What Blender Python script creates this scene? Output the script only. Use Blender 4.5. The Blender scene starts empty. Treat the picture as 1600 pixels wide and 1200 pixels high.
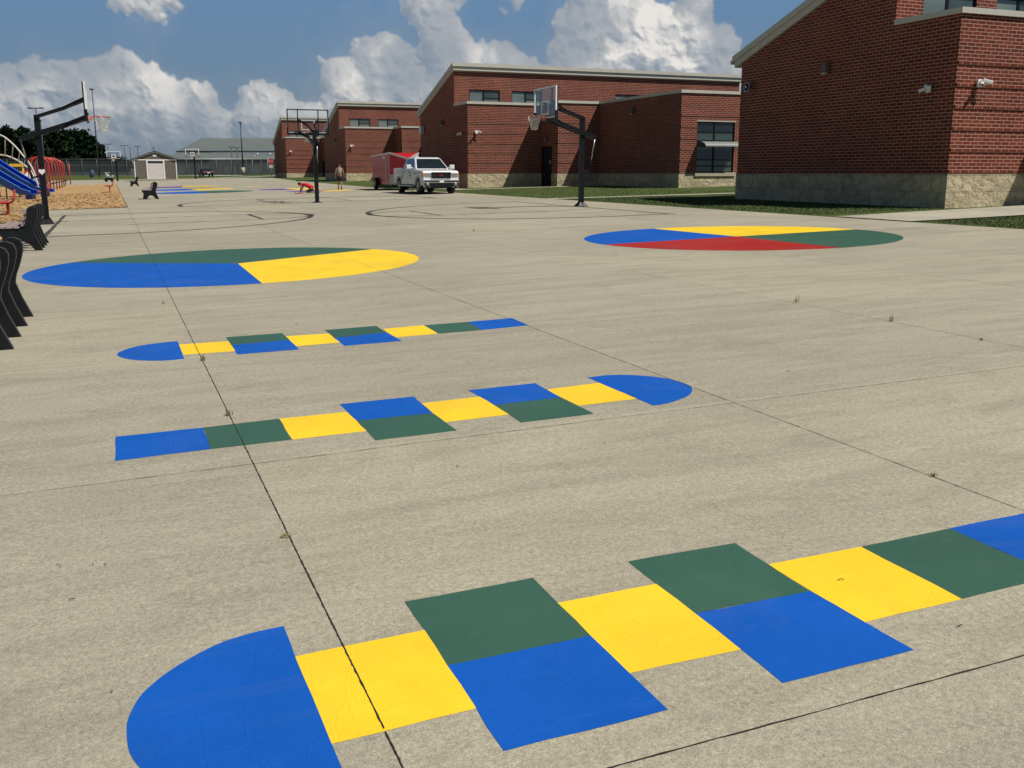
import bpy, bmesh, math, random
from mathutils import Vector, Matrix
random.seed(7)
S=bpy.context.scene; COL=S.collection
# ------------------------------------------------------------------ camera model and ground
F=1532.; H=1.6; PT=math.atan(330/1532.)
CP,SP=math.cos(PT),math.sin(PT)
GA,GB=.0199922,.0111392                     # the slab falls gently: z = GA*x + GB*y
TH=math.radians(-21.9)
g1=(math.sin(TH),math.cos(TH)); g2=(math.cos(TH),-math.sin(TH)); ROT=-TH
def ray(px,py):
    X=px-800.;Y=600.-py
    return (X,F*CP+Y*SP,-F*SP+Y*CP)
def G(px,py):
    d=ray(px,py);t=-H/(d[2]-GA*d[0]-GB*d[1]);return(d[0]*t,d[1]*t)
def zg(x,y):
    xx=max(-110.,min(60.,x))
    zp=GA*xx+GB*min(y,220)
    t=max(0.,min(1.,(y-165)/45.));t=t*t*(3-2*t)
    return zp*(1-t)+1.15*t
def P(U,V):return(g1[0]*U+g2[0]*V,g1[1]*U+g2[1]*V)
def UVof(p):return(p[0]*g1[0]+p[1]*g1[1],p[0]*g2[0]+p[1]*g2[1])
def P3(U,V,dz=0):
    x,y=P(U,V);return Vector((x,y,zg(x,y)+dz))
def atd(px,py,Y):
    d=ray(px,py);t=Y/d[1];return Vector((d[0]*t,Y,H+d[2]*t))
# ------------------------------------------------------------------ node helpers
def newmat(name):
    m=bpy.data.materials.new(name);m.use_nodes=True;nt=m.node_tree
    b=nt.nodes['Principled BSDF'];return m,nt,b
def N(nt,t,**k):
    n=nt.nodes.new(t)
    for a,v in k.items():setattr(n,a,v)
    return n
def L(nt,a,b):nt.links.new(a,b)
def math_(nt,op,a,b=None,c=None,clamp=False):
    n=N(nt,'ShaderNodeMath',operation=op);n.use_clamp=clamp
    for i,v in enumerate((a,b,c)):
        if v is None:continue
        if isinstance(v,(int,float)):n.inputs[i].default_value=v
        else:L(nt,v,n.inputs[i])
    return n.outputs[0]
def ramp(nt,fac,stops,interp='LINEAR'):
    r=N(nt,'ShaderNodeValToRGB');r.color_ramp.interpolation=interp
    el=r.color_ramp.elements
    while len(el)<len(stops):el.new(.5)
    for e,(p,c) in zip(el,stops):
        e.position=p;e.color=(c[0],c[1],c[2],1) if not isinstance(c,(int,float)) else (c,c,c,1)
    L(nt,fac,r.inputs[0]);return r.outputs[0]
def noise(nt,vec,scale,detail=4,rough=.5,dist=0):
    n=N(nt,'ShaderNodeTexNoise');n.inputs['Scale'].default_value=scale;n.inputs['Detail'].default_value=detail
    n.inputs['Roughness'].default_value=rough;n.inputs['Distortion'].default_value=dist
    if vec is not None:L(nt,vec,n.inputs['Vector'])
    return n.outputs['Fac']
def mix(nt,fac,a,b,blend='MIX'):
    n=N(nt,'ShaderNodeMix',data_type='RGBA',blend_type=blend)
    if isinstance(fac,(int,float)):n.inputs[0].default_value=fac
    else:L(nt,fac,n.inputs[0])
    for i,v in ((6,a),(7,b)):
        if isinstance(v,tuple):n.inputs[i].default_value=(*v[:3],1)
        else:L(nt,v,n.inputs[i])
    return n.outputs[2]
def mapping(nt,src,scale=(1,1,1),rot=(0,0,0)):
    m=N(nt,'ShaderNodeMapping');m.inputs['Scale'].default_value=scale;m.inputs['Rotation'].default_value=rot
    L(nt,src,m.inputs['Vector']);return m.outputs[0]
def bump(nt,b,h,strength=.3,dist=.01):
    n=N(nt,'ShaderNodeBump');n.inputs['Strength'].default_value=strength;n.inputs['Distance'].default_value=dist
    L(nt,h,n.inputs['Height']);L(nt,n.outputs[0],b.inputs['Normal'])
def pos(nt):return N(nt,'ShaderNodeNewGeometry').outputs['Position']
def objc(nt):return N(nt,'ShaderNodeTexCoord').outputs['Object']
def simple(name,c,rough=.5,metal=0,var=.15,scale=3,bmp=0,bs=40,coat=0,spec=.5):
    m,nt,b=newmat(name)
    o=objc(nt);n=noise(nt,o,scale,5,.6)
    lo=tuple(x*(1-var) for x in c);hi=tuple(min(1,x*(1+var)) for x in c)
    L(nt,ramp(nt,n,[(.3,lo),(.7,hi)]),b.inputs['Base Color'])
    b.inputs['Roughness'].default_value=rough;b.inputs['Metallic'].default_value=metal
    b.inputs['Coat Weight'].default_value=coat;b.inputs['Specular IOR Level'].default_value=spec
    if bmp:bump(nt,b,noise(nt,o,bs,3),bmp)
    return m
M={}
# ---- concrete slab
def concrete(name,base,tone=1.0,fine=True):
    m,nt,b=newmat(name)
    p=pos(nt);q=mapping(nt,p,(1,1,1),(0,0,-ROT))   # x along V, y along U
    st=mapping(nt,q,(.35,2.6,1))
    big=noise(nt,q,.22,5,.55)
    streak=noise(nt,st,1.1,6,.62,.3)
    st2=noise(nt,mapping(nt,q,(.9,5.,1)),2.6,5,.6)
    c=ramp(nt,big,[(.3,tuple(x*.9 for x in base)),(.7,tuple(x*1.08 for x in base))])
    c=mix(nt,ramp(nt,streak,[(.36,0.75),(.56,0.)]),c,tuple(x*.80 for x in base))
    c=mix(nt,ramp(nt,st2,[(.52,0.),(.75,.4)]),c,tuple(min(1,x*1.2) for x in base))
    # discoloured patches
    w=noise(nt,q,.65,3,.5,1.2)
    c=mix(nt,ramp(nt,w,[(.60,0.),(.78,.5)]),c,(base[0]*.70,base[1]*.70,base[2]*.68))
    w3=noise(nt,mapping(nt,q,(.5,1.,1)),2.2,7,.75,.8)
    c=mix(nt,ramp(nt,w3,[(.52,0.),(.72,.55)]),c,(base[0]*.62,base[1]*.62,base[2]*.60))
    sx=N(nt,'ShaderNodeSeparateXYZ');L(nt,q,sx.inputs[0])
    cx=N(nt,'ShaderNodeCombineXYZ')
    L(nt,math_(nt,'FLOOR',math_(nt,'DIVIDE',math_(nt,'SUBTRACT',sx.outputs[0],.61),3.12)),cx.inputs[0]);L(nt,math_(nt,'FLOOR',math_(nt,'DIVIDE',math_(nt,'SUBTRACT',sx.outputs[1],2.08),3.30)),cx.inputs[1])
    wn=N(nt,'ShaderNodeTexWhiteNoise',noise_dimensions='2D');L(nt,cx.outputs[0],wn.inputs['Vector'])
    c=mix(nt,1.,c,ramp(nt,wn.outputs['Value'],[(0,(.93,.93,.94)),(1,(1.05,1.045,1.03))]),'MULTIPLY')
    g=noise(nt,q,170,2,.8);g2_=noise(nt,q,48,4,.75)
    c=mix(nt,1.,c,ramp(nt,g,[(.25,.30),(.5,.5),(.75,.70)]),'OVERLAY')
    c=mix(nt,1.,c,ramp(nt,g2_,[(.28,.36),(.5,.5),(.72,.64)]),'OVERLAY')
    # pale and dark aggregate specks
    v=N(nt,'ShaderNodeTexVoronoi');v.inputs['Scale'].default_value=38;v.inputs['Randomness'].default_value=1;L(nt,q,v.inputs['Vector'])
    pick=N(nt,'ShaderNodeSeparateColor');L(nt,v.outputs['Color'],pick.inputs[0])
    spk=math_(nt,'MULTIPLY',math_(nt,'LESS_THAN',v.outputs['Distance'],.17),math_(nt,'GREATER_THAN',pick.outputs[0],.86))
    c=mix(nt,math_(nt,'MULTIPLY',spk,.45),c,tuple(min(1,x*1.45) for x in base))
    spd=math_(nt,'MULTIPLY',math_(nt,'LESS_THAN',v.outputs['Distance'],.12),math_(nt,'LESS_THAN',pick.outputs[0],.07))
    c=mix(nt,math_(nt,'MULTIPLY',spd,.6),c,tuple(x*.35 for x in base))
    L(nt,c,b.inputs['Base Color']);b.inputs['Roughness'].default_value=.9;b.inputs['Specular IOR Level'].default_value=.2
    bump(nt,b,math_(nt,'ADD',math_(nt,'MULTIPLY',g,.6),g2_),.4,.004)
    return m
M['slab']=concrete('broom finished concrete',(.345,.320,.247))
M['walk']=concrete('pale walkway concrete',(.40,.375,.30))
def paintmat(name,c,rough=.38):
    m,nt,b=newmat(name)
    q=mapping(nt,pos(nt),(1,1,1),(0,0,-ROT))
    n=noise(nt,q,1.6,4,.6,.4);f=noise(nt,q,60,3,.6);w=noise(nt,mapping(nt,q,(2.4,.5,1)),1.6,4,.5,1.0)
    worn=noise(nt,mapping(nt,q,(.6,1.5,1)),9,6,.7)
    col=ramp(nt,n,[(.3,tuple(x*.90 for x in c)),(.7,tuple(min(1,x*1.07) for x in c))])
    col=mix(nt,.3,col,ramp(nt,f,[(.3,.42),(.7,.58)]),'OVERLAY')
    col=mix(nt,ramp(nt,worn,[(.56,0.),(.76,.22)]),col,tuple(min(1,x*1.3+.03) for x in c))
    pin=noise(nt,q,210,2,.7)
    col=mix(nt,ramp(nt,pin,[(.70,0.),(.76,.45)]),col,(.30,.28,.22))
    dirt=noise(nt,q,.8,6,.7,1.)
    col=mix(nt,ramp(nt,dirt,[(.52,0.),(.75,.13)]),col,(.20,.18,.14))
    L(nt,col,b.inputs['Base Color']);b.inputs['Specular IOR Level'].default_value=.14
    L(nt,ramp(nt,n,[(.3,rough+.12),(.7,rough+.25)]),b.inputs['Roughness'])
    ridge=math_(nt,'ABSOLUTE',math_(nt,'SUBTRACT',w,.5))
    rr=ramp(nt,ridge,[(0.,1.),(.012,.0)])
    h=math_(nt,'ADD',math_(nt,'MULTIPLY',rr,.42),math_(nt,'MULTIPLY',f,.45))
    bump(nt,b,h,.30,.006);return m
M['blue']=paintmat('cobalt blue ground paint',(.006,.092,.44))
M['yellow']=paintmat('bright yellow ground paint',(.86,.57,.028))
M['green']=paintmat('deep green ground paint',(.041,.108,.079))
M['red_paint']=paintmat('brick red ground paint',(.36,.022,.018))
M['purple']=paintmat('purple ground paint',(.13,.05,.30))
M['gold']=paintmat('dark gold ground paint',(.30,.20,.03))
M['fade_yellow']=paintmat('faded yellow ground paint',(.42,.36,.21),.6)
M['fade_grey']=paintmat('faded grey ground paint',(.22,.21,.17),.6)
M['line']=simple('worn black line paint',(.045,.044,.04),.8,var=.5,scale=6)
M['line_thin']=simple('faint black line paint',(.045,.042,.036),.85,var=.5,scale=2)
M['joint']=simple('dark joint filler',(.022,.019,.015),.95,var=.6,scale=25)
# ---- grass, mulch
def grassmat(name,a,bb,sc=1.):
    m,nt,b=newmat(name);p=pos(nt)
    n1=noise(nt,p,.35*sc,5,.6);n2=noise(nt,p,14*sc,5,.75);n3=noise(nt,p,2.1,4,.6)
    c=ramp(nt,n2,[(.3,tuple(x*.45 for x in a)),(.5,a),(.72,bb)])
    c=mix(nt,ramp(nt,n1,[(.35,0.),(.7,.6)]),c,bb)
    c=mix(nt,ramp(nt,n3,[(.62,0.),(.76,.5)]),c,(.16,.14,.07))
    L(nt,c,b.inputs['Base Color']);b.inputs['Roughness'].default_value=.95;b.inputs['Specular IOR Level'].default_value=.1
    bump(nt,b,n2,.9,.05);return m
M['grass']=grassmat('mown lawn',(.055,.082,.022),(.105,.135,.045))
M['blade']=simple('grass blade',(.075,.105,.03),.9,var=.5,scale=1.5)
M['weed']=simple('dry weed',(.24,.20,.10),.9,var=.3,scale=20)
def mulch():
    m,nt,b=newmat('orange wood chip mulch');p=pos(nt)
    q=mapping(nt,p,(1,1,1),(0,0,.4))
    v=N(nt,'ShaderNodeTexVoronoi');v.inputs['Scale'].default_value=7.5;L(nt,mapping(nt,q,(1,1.7,1)),v.inputs['Vector'])
    sc=N(nt,'ShaderNodeSeparateColor');L(nt,v.outputs['Color'],sc.inputs[0])
    n=noise(nt,p,.5,4,.6);n2=noise(nt,p,30,4,.7)
    c=ramp(nt,sc.outputs[0],[(0,(.20,.10,.035)),(.35,(.42,.24,.09)),(.7,(.56,.36,.15)),(1,(.70,.52,.27))])
    c=mix(nt,.7,c,ramp(nt,n2,[(.3,.35),(.7,.62)]),'OVERLAY')
    c=mix(nt,ramp(nt,n,[(.45,0.),(.75,.35)]),c,(.26,.14,.05))
    L(nt,c,b.inputs['Base Color']);b.inputs['Roughness'].default_value=.95
    bump(nt,b,math_(nt,'ADD',sc.outputs[1],n2),.8,.06);return m
M['mulch']=mulch()
# ---- brick
def brick(name,c1,c2,mort):
    m,nt,b=newmat(name);uv=N(nt,'ShaderNodeUVMap').outputs[0]
    t=N(nt,'ShaderNodeTexBrick');L(nt,uv,t.inputs['Vector'])
    t.inputs['Scale'].default_value=1;t.inputs['Brick Width'].default_value=.305;t.inputs['Row Height'].default_value=.1016
    t.inputs['Mortar Size'].default_value=.0105;t.inputs['Mortar Smooth'].default_value=.25;t.inputs['Bias'].default_value=-.1
    t.inputs['Color1'].default_value=(*c1,1);t.inputs['Color2'].default_value=(*c2,1);t.inputs['Mortar'].default_value=(*mort,1)
    n=noise(nt,uv,.45,4,.6);n2=noise(nt,uv,22,5,.7)
    wn=N(nt,'ShaderNodeTexWhiteNoise',noise_dimensions='2D')
    c=mix(nt,.7,t.outputs['Color'],ramp(nt,n2,[(.3,.40),(.7,.60)]),'OVERLAY')
    c=mix(nt,.6,c,ramp(nt,n,[(.3,.40),(.7,.60)]),'OVERLAY')
    L(nt,c,b.inputs['Base Color']);b.inputs['Roughness'].default_value=.85;b.inputs['Specular IOR Level'].default_value=.25
    h=math_(nt,'ADD',math_(nt,'MULTIPLY',t.outputs['Fac'],-1.),math_(nt,'MULTIPLY',n2,.3))
    bump(nt,b,h,.5,.008);return m
M['brick']=brick('red running bond brick',(.185,.034,.0165),(.088,.015,.009),(.40,.26,.20))
def stone():
    m,nt,b=newmat('split face limestone block');uv=N(nt,'ShaderNodeUVMap').outputs[0]
    t=N(nt,'ShaderNodeTexBrick');L(nt,uv,t.inputs['Vector'])
    t.inputs['Scale'].default_value=1;t.inputs['Brick Width'].default_value=.56;t.inputs['Row Height'].default_value=.47
    t.inputs['Mortar Size'].default_value=.010;t.inputs['Mortar Smooth'].default_value=.3
    t.inputs['Color1'].default_value=(.55,.46,.30,1);t.inputs['Color2'].default_value=(.40,.34,.23,1);t.inputs['Mortar'].default_value=(.36,.33,.26,1)
    n=noise(nt,uv,4.2,9,.66,.6);n2=noise(nt,uv,1.1,3)
    c=mix(nt,.9,t.outputs['Color'],ramp(nt,n,[(.3,.30),(.5,.5),(.72,.66)]),'OVERLAY')
    c=mix(nt,.5,c,ramp(nt,n2,[(.3,.40),(.7,.60)]),'OVERLAY')
    L(nt,c,b.inputs['Base Color']);b.inputs['Roughness'].default_value=.92;b.inputs['Specular IOR Level'].default_value=.2
    h=math_(nt,'ADD',math_(nt,'MULTIPLY',t.outputs['Fac'],-.6),math_(nt,'MULTIPLY',n,1.6))
    bump(nt,b,h,.9,.07);return m
M['stone']=stone()
M['capstone']=simple('smooth stone trim',(.42,.38,.29),.85,var=.12,bmp=.2,scale=5)
M['coping']=simple('grey beige metal coping',(.50,.48,.42),.45,var=.06,scale=2)
M['frame']=simple('black window frame',(.006,.007,.010),.5,spec=.3)
M['brick_joint']=simple('reddish control joint',(.20,.10,.07),.9)
def glassmat(name,c,rough=.06):
    m,nt,b=newmat(name);o=objc(nt)
    col=ramp(nt,noise(nt,mapping(nt,o,(.6,1,1.4)),1.1,3),[(.3,tuple(x*.75 for x in c)),(.7,tuple(x*1.2 for x in c))])
    L(nt,col,b.inputs['Base Color']);b.inputs['Roughness'].default_value=rough;b.inputs['Specular IOR Level'].default_value=.9
    return m
M['glass']=glassmat('window glass with pale blinds',(.15,.19,.18))
M['glass_dark']=glassmat('dark window glass',(.012,.018,.022))
M['glass_teal']=glassmat('tinted teal window glass',(.05,.075,.065))
M['black']=simple('black powder coated steel',(.0045,.0055,.009),.45,var=.2,spec=.3)
M['black_plastic']=simple('black recycled plastic',(.008,.009,.011),.5,var=.35,bmp=.25,bs=120,scale=9,spec=.25)
M['edge_highlight']=simple('black plastic with painted edge highlight',(.035,.036,.038),.5,var=.3,scale=12)  # lighter bench plastic: sky light on the frame edges put into the colour
M['slat']=simple('weathered mauve plastic slat',(.30,.235,.24),.7,var=.2,scale=8)
M['white']=simple('white enamel',(.75,.75,.74),.4,var=.05)
M['offwhite']=simple('off white plastic',(.55,.55,.53),.5,var=.08)
M['net']=simple('weathered white net cord',(.62,.58,.52),.9)
M['rim']=simple('sun faded red rim',(.55,.20,.17),.5,var=.25,scale=12)
M['steel']=simple('galvanised steel',(.42,.43,.43),.4,metal=.7,var=.1)
M['red_metal']=simple('red powder coated steel',(.46,.035,.035),.4,var=.15)
M['red_dark']=simple('dark red coated mesh',(.30,.018,.02),.5,var=.2)
M['blue_plastic']=simple('blue moulded slide plastic',(.008,.055,.36),.33,var=.15,coat=.2)
M['blue_light']=simple('light blue moulded plastic edge',(.05,.20,.72),.4,var=.1)
M['play_yellow']=simple('yellow play panel',(.62,.36,.03),.5)
M['skin']=simple('skin',(.30,.155,.10),.6,var=.08)
M['shirt_red']=simple('red cotton shirt',(.52,.012,.02),.85,var=.12,scale=9)
M['tank_grey']=simple('grey cotton tank top',(.27,.27,.29),.9,var=.12,scale=9)
M['shorts']=simple('black shorts',(.010,.010,.012),.85)
M['hair']=simple('dark hair',(.018,.013,.010),.7)
M['shoe']=simple('black shoe',(.012,.012,.013),.6)
M['truck_paint']=simple('white truck paint',(.74,.75,.76),.22,var=.03,coat=.6)
M['chrome']=simple('chrome',(.75,.76,.78),.12,metal=1,var=.04)
M['tyre']=simple('tyre rubber',(.014,.014,.015),.85)
M['lamp']=simple('headlight lens',(.24,.25,.25),.12,var=.2,coat=.5)
M['amber']=simple('amber lens',(.55,.20,.03),.25)
M['trailer_red']=simple('glossy red trailer skin',(.42,.009,.012),.35,var=.12,scale=1.2,coat=.25)
M['alu']=simple('aluminium trim',(.60,.58,.53),.38,metal=.3,var=.06)
M['awning']=simple('dull grey awning metal',(.20,.21,.20),.5,var=.1)
M['diamond']=simple('grey stone guard plate',(.40,.40,.38),.45,var=.08)
M['text_dark']=simple('dark lettering',(.03,.03,.04),.5)
M['text_red']=simple('red lettering',(.55,.02,.02),.4)
M['shed_wall']=simple('taupe shed siding',(.13,.112,.092),.8,var=.12)
M['shed_door']=simple('pinkish white roll door',(.62,.56,.54),.6,var=.06)
M['roof_dark']=simple('dark shingle roof',(.04,.038,.038),.85)
M['wh_roof']=simple('weathered grey metal roof',(.125,.145,.145),.7,var=.08,scale=.2,spec=.2)
M['wh_wall']=simple('dull grey warehouse wall',(.085,.085,.09),.8,var=.2,scale=.3)
M['wh_trim']=simple('navy trim',(.012,.015,.04),.6)
M['car']=simple('dark grey car paint',(.02,.022,.03),.2,var=.05,coat=.6)
M['timber']=simple('black rubber border timber',(.05,.04,.03),.8)
M['bark']=simple('bark',(.05,.038,.028),.95,var=.3,scale=6,bmp=.5,bs=20)
M['lightpole']=simple('dark bronze pole paint',(.03,.03,.032),.5)
def leafmat(name,a,bb):
    m,nt,b=newmat(name);p=pos(nt)
    n=noise(nt,p,.35,4,.6);n2=noise(nt,p,2.5,3,.7)
    c=ramp(nt,n,[(.3,a),(.7,bb)]);c=mix(nt,.8,c,ramp(nt,n2,[(.3,.35),(.7,.62)]),'OVERLAY')
    L(nt,c,b.inputs['Base Color']);b.inputs['Roughness'].default_value=.9;b.inputs['Specular IOR Level'].default_value=.1
    return m
M['leaf']=leafmat('dark conifer foliage',(.004,.012,.006),(.010,.026,.010))
M['leaf2']=leafmat('deep green foliage',(.007,.018,.007),(.018,.036,.013))
M['fence_post']=simple('dull galvanised post',(.17,.175,.18),.7)
def boardglass():
    m,nt,b=newmat('clear acrylic backboard');nt.nodes.remove(b)
    t=N(nt,'ShaderNodeBsdfTransparent');t.inputs[0].default_value=(.95,.965,.965,1)
    g=N(nt,'ShaderNodeBsdfGlossy');g.inputs['Roughness'].default_value=.08;g.inputs['Color'].default_value=(.8,.85,.85,1)
    ms=N(nt,'ShaderNodeMixShader');fr=N(nt,'ShaderNodeFresnel');fr.inputs[0].default_value=1.5
    L(nt,math_(nt,'MULTIPLY',fr.outputs[0],.35),ms.inputs[0]);L(nt,t.outputs[0],ms.inputs[1]);L(nt,g.outputs[0],ms.inputs[2])
    L(nt,ms.outputs[0],nt.nodes['Material Output'].inputs[0]);return m
M['acrylic']=boardglass()
def fencemat():
    m,nt,b=newmat('chain link fabric')
    b.inputs['Base Color'].default_value=(.16,.17,.18,1);b.inputs['Roughness'].default_value=.5;b.inputs['Metallic'].default_value=.3
    uv=N(nt,'ShaderNodeUVMap').outputs[0];q=mapping(nt,uv,(14,14,1),(0,0,math.radians(45)))
    sx=N(nt,'ShaderNodeSeparateXYZ');L(nt,q,sx.inputs[0])
    def tri(o):return math_(nt,'ABSOLUTE',math_(nt,'SUBTRACT',math_(nt,'FRACT',o),.5))
    a=math_(nt,'MAXIMUM',math_(nt,'GREATER_THAN',tri(sx.outputs[0]),.40),math_(nt,'GREATER_THAN',tri(sx.outputs[1]),.40))
    L(nt,a,b.inputs['Alpha']);return m
M['chainlink']=fencemat()
# ------------------------------------------------------------------ mesh builder
class MB:
    def __init__(s):s.v=[];s.f=[];s.uv=[];s.sm=[];s.mi=[]
    def face(s,pts,uv=None,smooth=False):
        i=len(s.v);s.v+= [tuple(p) for p in pts];s.f.append(tuple(range(i,i+len(pts))))
        if uv is None:
            a=Vector(pts[0]);n=Vector((0,0,0))
            for k in range(len(pts)):
                p,q=Vector(pts[k]),Vector(pts[(k+1)%len(pts)]);n+=p.cross(q)
            ax=max(range(3),key=lambda k:abs(n[k]))
            uv=[(p[0],p[2]) if ax==1 else (p[1],p[2]) if ax==0 else (p[0],p[1]) for p in pts]
        s.uv+=uv;s.sm.append(smooth)
    def box(s,x0,x1,y0,y1,z0,z1,mat=None):
        if x0>x1:x0,x1=x1,x0
        if y0>y1:y0,y1=y1,y0
        if z0>z1:z0,z1=z1,z0
        c=[(x0,y0,z0),(x1,y0,z0),(x1,y1,z0),(x0,y1,z0),(x0,y0,z1),(x1,y0,z1),(x1,y1,z1),(x0,y1,z1)]
        if mat is not None:c=[tuple(mat@Vector(p)) for p in c]
        for q in((0,3,2,1),(4,5,6,7),(0,1,5,4),(1,2,6,5),(2,3,7,6),(3,0,4,7)):s.face([c[i] for i in q])
    def bar(s,a,b,w,h,up=(0,0,1)):
        a=Vector(a);b=Vector(b);d=(b-a);l=d.length;d.normalize();u=Vector(up)
        if abs(d.dot(u))>.99:u=Vector((0,1,0))
        x=d.cross(u).normalized();u=x.cross(d)
        m=Matrix((( x[0],d[0],u[0],a[0]),(x[1],d[1],u[1],a[1]),(x[2],d[2],u[2],a[2]),(0,0,0,1)))
        s.box(-w/2,w/2,0,l,-h/2,h/2,m)
    def tube(s,pts,r,n=8,cap=True):
        pts=[Vector(p) for p in pts];rs=r if isinstance(r,(list,tuple)) else [r]*len(pts);rings=[];prev=None
        for i,p in enumerate(pts):
            d=(pts[min(i+1,len(pts)-1)]-pts[max(i-1,0)]).normalized()
            if prev is None:
                u=Vector((0,0,1)) if abs(d.z)<.9 else Vector((1,0,0));x=d.cross(u).normalized()
            else:
                x=(prev-d*prev.dot(d)).normalized()
            prev=x;y=d.cross(x)
            rings.append([p+(x*math.cos(2*math.pi*k/n)+y*math.sin(2*math.pi*k/n))*rs[i] for k in range(n)])
        for a,b in zip(rings,rings[1:]):
            for k in range(n):s.face([a[k],a[(k+1)%n],b[(k+1)%n],b[k]],smooth=True)
        if cap:s.face(rings[0][::-1]);s.face(rings[-1])
    def prism(s,poly,axis,a,b):
        # poly 2-D, extruded along axis ('x': poly=(y,z); 'y': poly=(x,z); 'z': poly=(x,y))
        def mk(p,t):return {'x':(t,p[0],p[1]),'y':(p[0],t,p[1]),'z':(p[0],p[1],t)}[axis]
        A=[mk(p,a) for p in poly];B=[mk(p,b) for p in poly]
        s.face(A);s.face(B[::-1])
        for k in range(len(poly)):
            j=(k+1)%len(poly);s.face([A[j],A[k],B[k],B[j]])
    def lathe(s,prof,n=20,axis='z',c=(0,0,0)):
        c=Vector(c);rings=[]
        for r,h in prof:
            ring=[]
            for k in range(n):
                a=2*math.pi*k/n;x,y=r*math.cos(a),r*math.sin(a)
                ring.append(c+Vector({'z':(x,y,h),'y':(x,h,y),'x':(h,x,y)}[axis]))
            rings.append(ring)
        for a,b in zip(rings,rings[1:]):
            for k in range(n):s.face([a[k],a[(k+1)%n],b[(k+1)%n],b[k]],smooth=True)
        s.face(rings[0][::-1]);s.face(rings[-1])
    def build(s,name,mat,parent=None,bevel=0,weld=True,off=None):
        me=bpy.data.meshes.new(name)
        vs=s.v if off is None else [(p[0]-off[0],p[1]-off[1],p[2]-off[2]) for p in s.v]
        me.from_pydata(vs,[],s.f)
        ul=me.uv_layers.new(name='UVMap')
        flat=[c for q in s.uv for c in q];ul.data.foreach_set('uv',flat)
        me.polygons.foreach_set('use_smooth',s.sm)
        me.materials.append(mat);
        bm=bmesh.new();bm.from_mesh(me)
        if weld:bmesh.ops.remove_doubles(bm,verts=bm.verts,dist=1e-4)
        if weld and len(bm.faces)<60000:bmesh.ops.recalc_face_normals(bm,faces=bm.faces)
        if bevel:bmesh.ops.bevel(bm,geom=[e for e in bm.edges if e.is_manifold and e.calc_face_angle(0)>.5],offset=bevel,segments=2,profile=.5,affect='EDGES')
        bm.to_mesh(me);bm.free()
        o=bpy.data.objects.new(name,me);COL.objects.link(o)
        if off is not None:o.location=off
        if parent is not None:o.parent=parent
        return o
def tag(o,label=None,cat=None,group=None,kind=None):
    for k,v in(('label',label),('category',cat),('group',group),('kind',kind)):
        if v:o[k]=v
    return o
def thing(name,label,cat,loc=(0,0,0),rz=0,group=None):
    o=bpy.data.objects.new(name,None);COL.objects.link(o);o.empty_display_size=.2
    o.location=loc;o.rotation_euler=(0,0,rz);return tag(o,label,cat,group)
def children(o):return [c for c in bpy.data.objects if c.parent==o]
def copytree(o,parent=None):
    c=o.copy();COL.objects.link(c)
    if parent is not None:c.parent=parent
    for ch in children(o):copytree(ch,c)
    return c
def dup(o,loc,rz,label=None,group=None):
    c=copytree(o);c.location=loc;c.rotation_euler=(0,0,rz)
    if label:c['label']=label
    if group:c['group']=group
    return c
def textobj(s,size,mat,loc,rot,parent,name='lettering'):
    cu=bpy.data.curves.new(name,'FONT');cu.body=s;cu.size=size;cu.extrude=.002;cu.align_x='CENTER';cu.align_y='CENTER'
    t=bpy.data.objects.new(name,cu);COL.objects.link(t)
    dg=bpy.context.evaluated_depsgraph_get();me=bpy.data.meshes.new_from_object(t.evaluated_get(dg))
    bpy.data.objects.remove(t);o=bpy.data.objects.new(name,me);COL.objects.link(o);me.materials.clear();me.materials.append(mat)
    o.location=loc;o.rotation_euler=rot;o.parent=parent;return o
# ------------------------------------------------------------------ ground
def patch(mb,c,nu,nv,dz,jit=0):
    # c: four (U,V) corners in order
    for i in range(nu):
        for j in range(nv):
            q=[]
            for (a,b) in((i,j),(i+1,j),(i+1,j+1),(i,j+1)):
                s,t=a/nu,b/nv
                U=(c[0][0]*(1-s)+c[1][0]*s)*(1-t)+(c[3][0]*(1-s)+c[2][0]*s)*t
                V=(c[0][1]*(1-s)+c[1][1]*s)*(1-t)+(c[3][1]*(1-s)+c[2][1]*s)*t
                q.append(P3(U,V,dz))
            mb.face(q)
mb=MB()
xs=[-2500,-900,-400,-250,-180]+list(range(-150,101,10))+[130,200,400,900,2500]
ys=[-400,-100,-40]+list(range(-20,261,10))+[300,380,500,800,1500,3000]
for i in range(len(xs)-1):
    for j in range(len(ys)-1):
        mb.face([(x,y,zg(x,y)-.012) for x,y in((xs[i],ys[j]),(xs[i+1],ys[j]),(xs[i+1],ys[j+1]),(xs[i],ys[j+1]))])
tag(mb.build('ground',M['grass']),kind='structure')
mb=MB()
patch(mb,[(-14,-2.5),(-14,17.75),(44.6,17.3),(44.6,-2.5)],20,40,.012)
patch(mb,[(43.9,-30),(43.9,-2.5),(45.3,-2.5),(45.3,-30)],10,1,.012)
patch(mb,[(44.6,.6),(44.6,17.3),(70,17.1),(70,.6)],8,12,.012)
patch(mb,[(44.6,-2.5),(44.6,.6),(45.3,.6),(45.3,-2.5)],3,1,.0121)
patch(mb,[(70,.6),(70,17.1),(119,19.4),(119,.6)],8,20,.012)
patch(mb,[(119,-9),(119,19.4),(147,21.6),(184,-9)],14,14,.012)
slab=tag(mb.build('concrete_slab',M['slab']),kind='structure')
mb=MB()
patch(mb,[(18.5,17.75),(18.9,30),(22.4,30),(21.2,17.75)],4,10,.013)
patch(mb,[(39.4,17.35),(38.1,29),(37.2,29),(38.5,17.4)],2,10,.010)
patch(mb,[(57.2,19.0),(57.2,28.9),(56.2,28.9),(56.2,19.0)],2,8,.010)
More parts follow.
